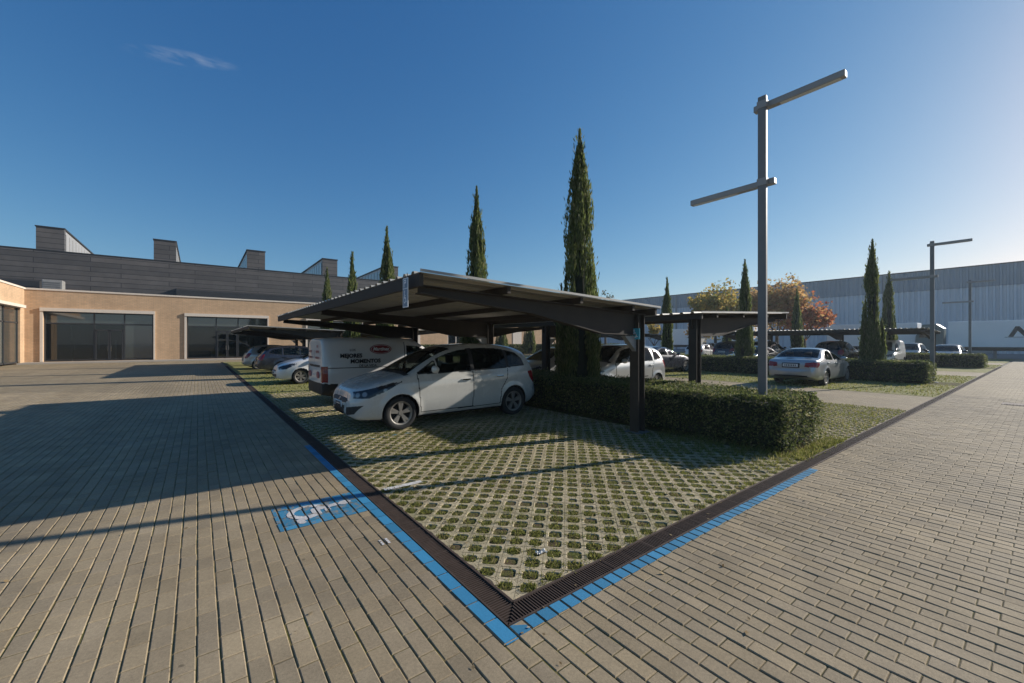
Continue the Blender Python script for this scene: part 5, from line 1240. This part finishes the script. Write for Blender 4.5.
# iron cover in the road and a scrap of paper in the lattice
e = empty('manhole_cover', (15.9, -1.45, 0), 0, 'dark square iron cover let into the road at the right edge', 'drain cover')
b = MB(); b.box(-.32, -.32, -.02, .32, .32, .007); b.build('frame', M_RUST_IRON, e); b = MB(); b.box(-.27, -.27, .0075, .27, .27, .011)
for q in range(-4, 5): b.box(-.25, q * .056 - .012, .0112, .25, q * .056 + .012, .015)
b.build('lid', M_RUST_IRON, e)
bm = bmesh.new(); bmesh.ops.create_grid(bm, x_segments=7, y_segments=5, size=.5)
rr = random.Random(5)
for v in bm.verts: v.co = Vector((v.co.x * .085, v.co.y * .055, rr.uniform(0, .022)))
bm.verts.index_update(); vs = [tuple(v.co) for v in bm.verts]; fs = [[v.index for v in f.verts] for f in bm.faces]; bm.free()
tag(mk('paper_scrap', vs, fs, plain('paper', (.72, .68, .60), .8, var=.1), loc=(0.72, 0.52, -0.002)), 'crumpled white paper scrap lying in a grass cell near the corner', 'paper')

# short white posts in front of the off roaders
for k, (x, y, lab) in enumerate(((31.9, 12.95, 'short white post in front of the pale roofed off roader, the left one'), (31.9, 12.55, 'short white post in front of the pale roofed off roader, the right one'))):
    e = empty('bollard', (x, y, 0), 0, lab, 'bollard', 'white posts by the off roaders')
    b = MB(); b.tube((0, 0, 0), (0, 0, .92), .075, n=12); b.build('shaft', M_SIGNW, e); b = MB(); b.tube((0, 0, .92), (0, 0, .99), .08, .03, n=12); b.build('cap', M_STEEL, e)

def trailer(label, x, y0, y1, logo):
    e = empty('lorry_trailer', (x, y0, 0), 0, label, 'trailer', 'trailers by the warehouse'); L = y1 - y0
    b = MB(); b.bevel_box(0, 0, 1.12, 2.5, L, 3.75, .05); b.build('box', plain('trailer_white', (.86, .86, .85), .5, var=.06, scale=.6), e)
    b = MB(); b.box(-.015, .02, 1.0, 2.515, L - .02, 1.12); b.box(.3, .5, .75, 2.2, L - .4, 1.0); b.build('chassis', M_BLACK, e)
    b = MB(); b.box(.0, L * .30, .42, .04, L * .62, .98); b.build('side_guard', M_STEEL, e)
    for yy in (.9 + 1.0, .9 + 2.3, .9 + 3.6):
        for xx in (.22, 2.28):
            w = MB(); w.tube((xx - .16, yy, .5), (xx + .16, yy, .5), .5, n=20); wo_ = w.build('wheel', M_RUBBER, e); w = MB(); w.tube((xx - .165, yy, .5), (xx + .165, yy, .5), .25, n=16); w.build('rim', M_STEEL, wo_)
    for xx in (.5, 2.0): w = MB(); w.box(xx - .06, L - 3.2, 0, xx + .06, L - 3.05, 1.0); w.build('support_leg', M_STEEL, e)
    if logo:
        # lettering on the flank facing -X, read from the left: towards -Y
        text('lettering', 'NO', 1.30, M_INK, e, (-.012, L - 4.0, 2.20), (R(90), 0, R(-90)), .35, .004, .06, 'LEFT', 1.3)
        text('lettering', 'AG', .40, M_INK, e, (-.012, L - 5.3, 1.70), (R(90), 0, R(-90)), .0, .004, .01, 'LEFT', 1.2)
        w = MB(); w.box(-.012, L - 9.5, 2.08, -.002, L - 3.8, 2.12); w.build('stripe', M_INK, e)
    return e
trailer('white lorry trailer with a dark slanted emblem, right edge beneath the warehouse', 61.0, -9.0, 4.6, True)
trailer('plain white lorry trailer behind the twin cypresses and second lamp', 61.5, 7.0, 15.2, False)
trailer('plain white lorry trailer low against the warehouse, beyond the red tree', 62.0, 24.0, 37.0, False)
e = empty('lorry_cab', (61.0, 5.0, 0), 0, 'grey green lorry cab coupled at the front of the white trailer', 'lorry')
b = MB(); b.prism([(0.0, .5), (0, 3.1), (.5, 3.55), (1.5, 3.5), (2.05, 2.3), (2.15, .9), (2.1, .5)], 0.05, 2.45, 0); b.build('cab', plain('cab_paint', (.10, .14, .14), .4, var=.1), e)
b = MB(); b.prism([(1.0, 2.1), (1.0, 2.9), (1.55, 2.9), (1.85, 2.1)], .03, .048, 0); b.build('side_window', M_GLASS, e)
b = MB(); b.box(.15, -.6, .55, 2.3, 0.05, .95); b.build('chassis', M_BLACK, e)
for yy in (-.1, 1.5): 
    for xx in (.22, 2.28): w = MB(); w.tube((xx - .16, yy, .5), (xx + .16, yy, .5), .5, n=18); w.build('wheel', M_RUBBER, e)
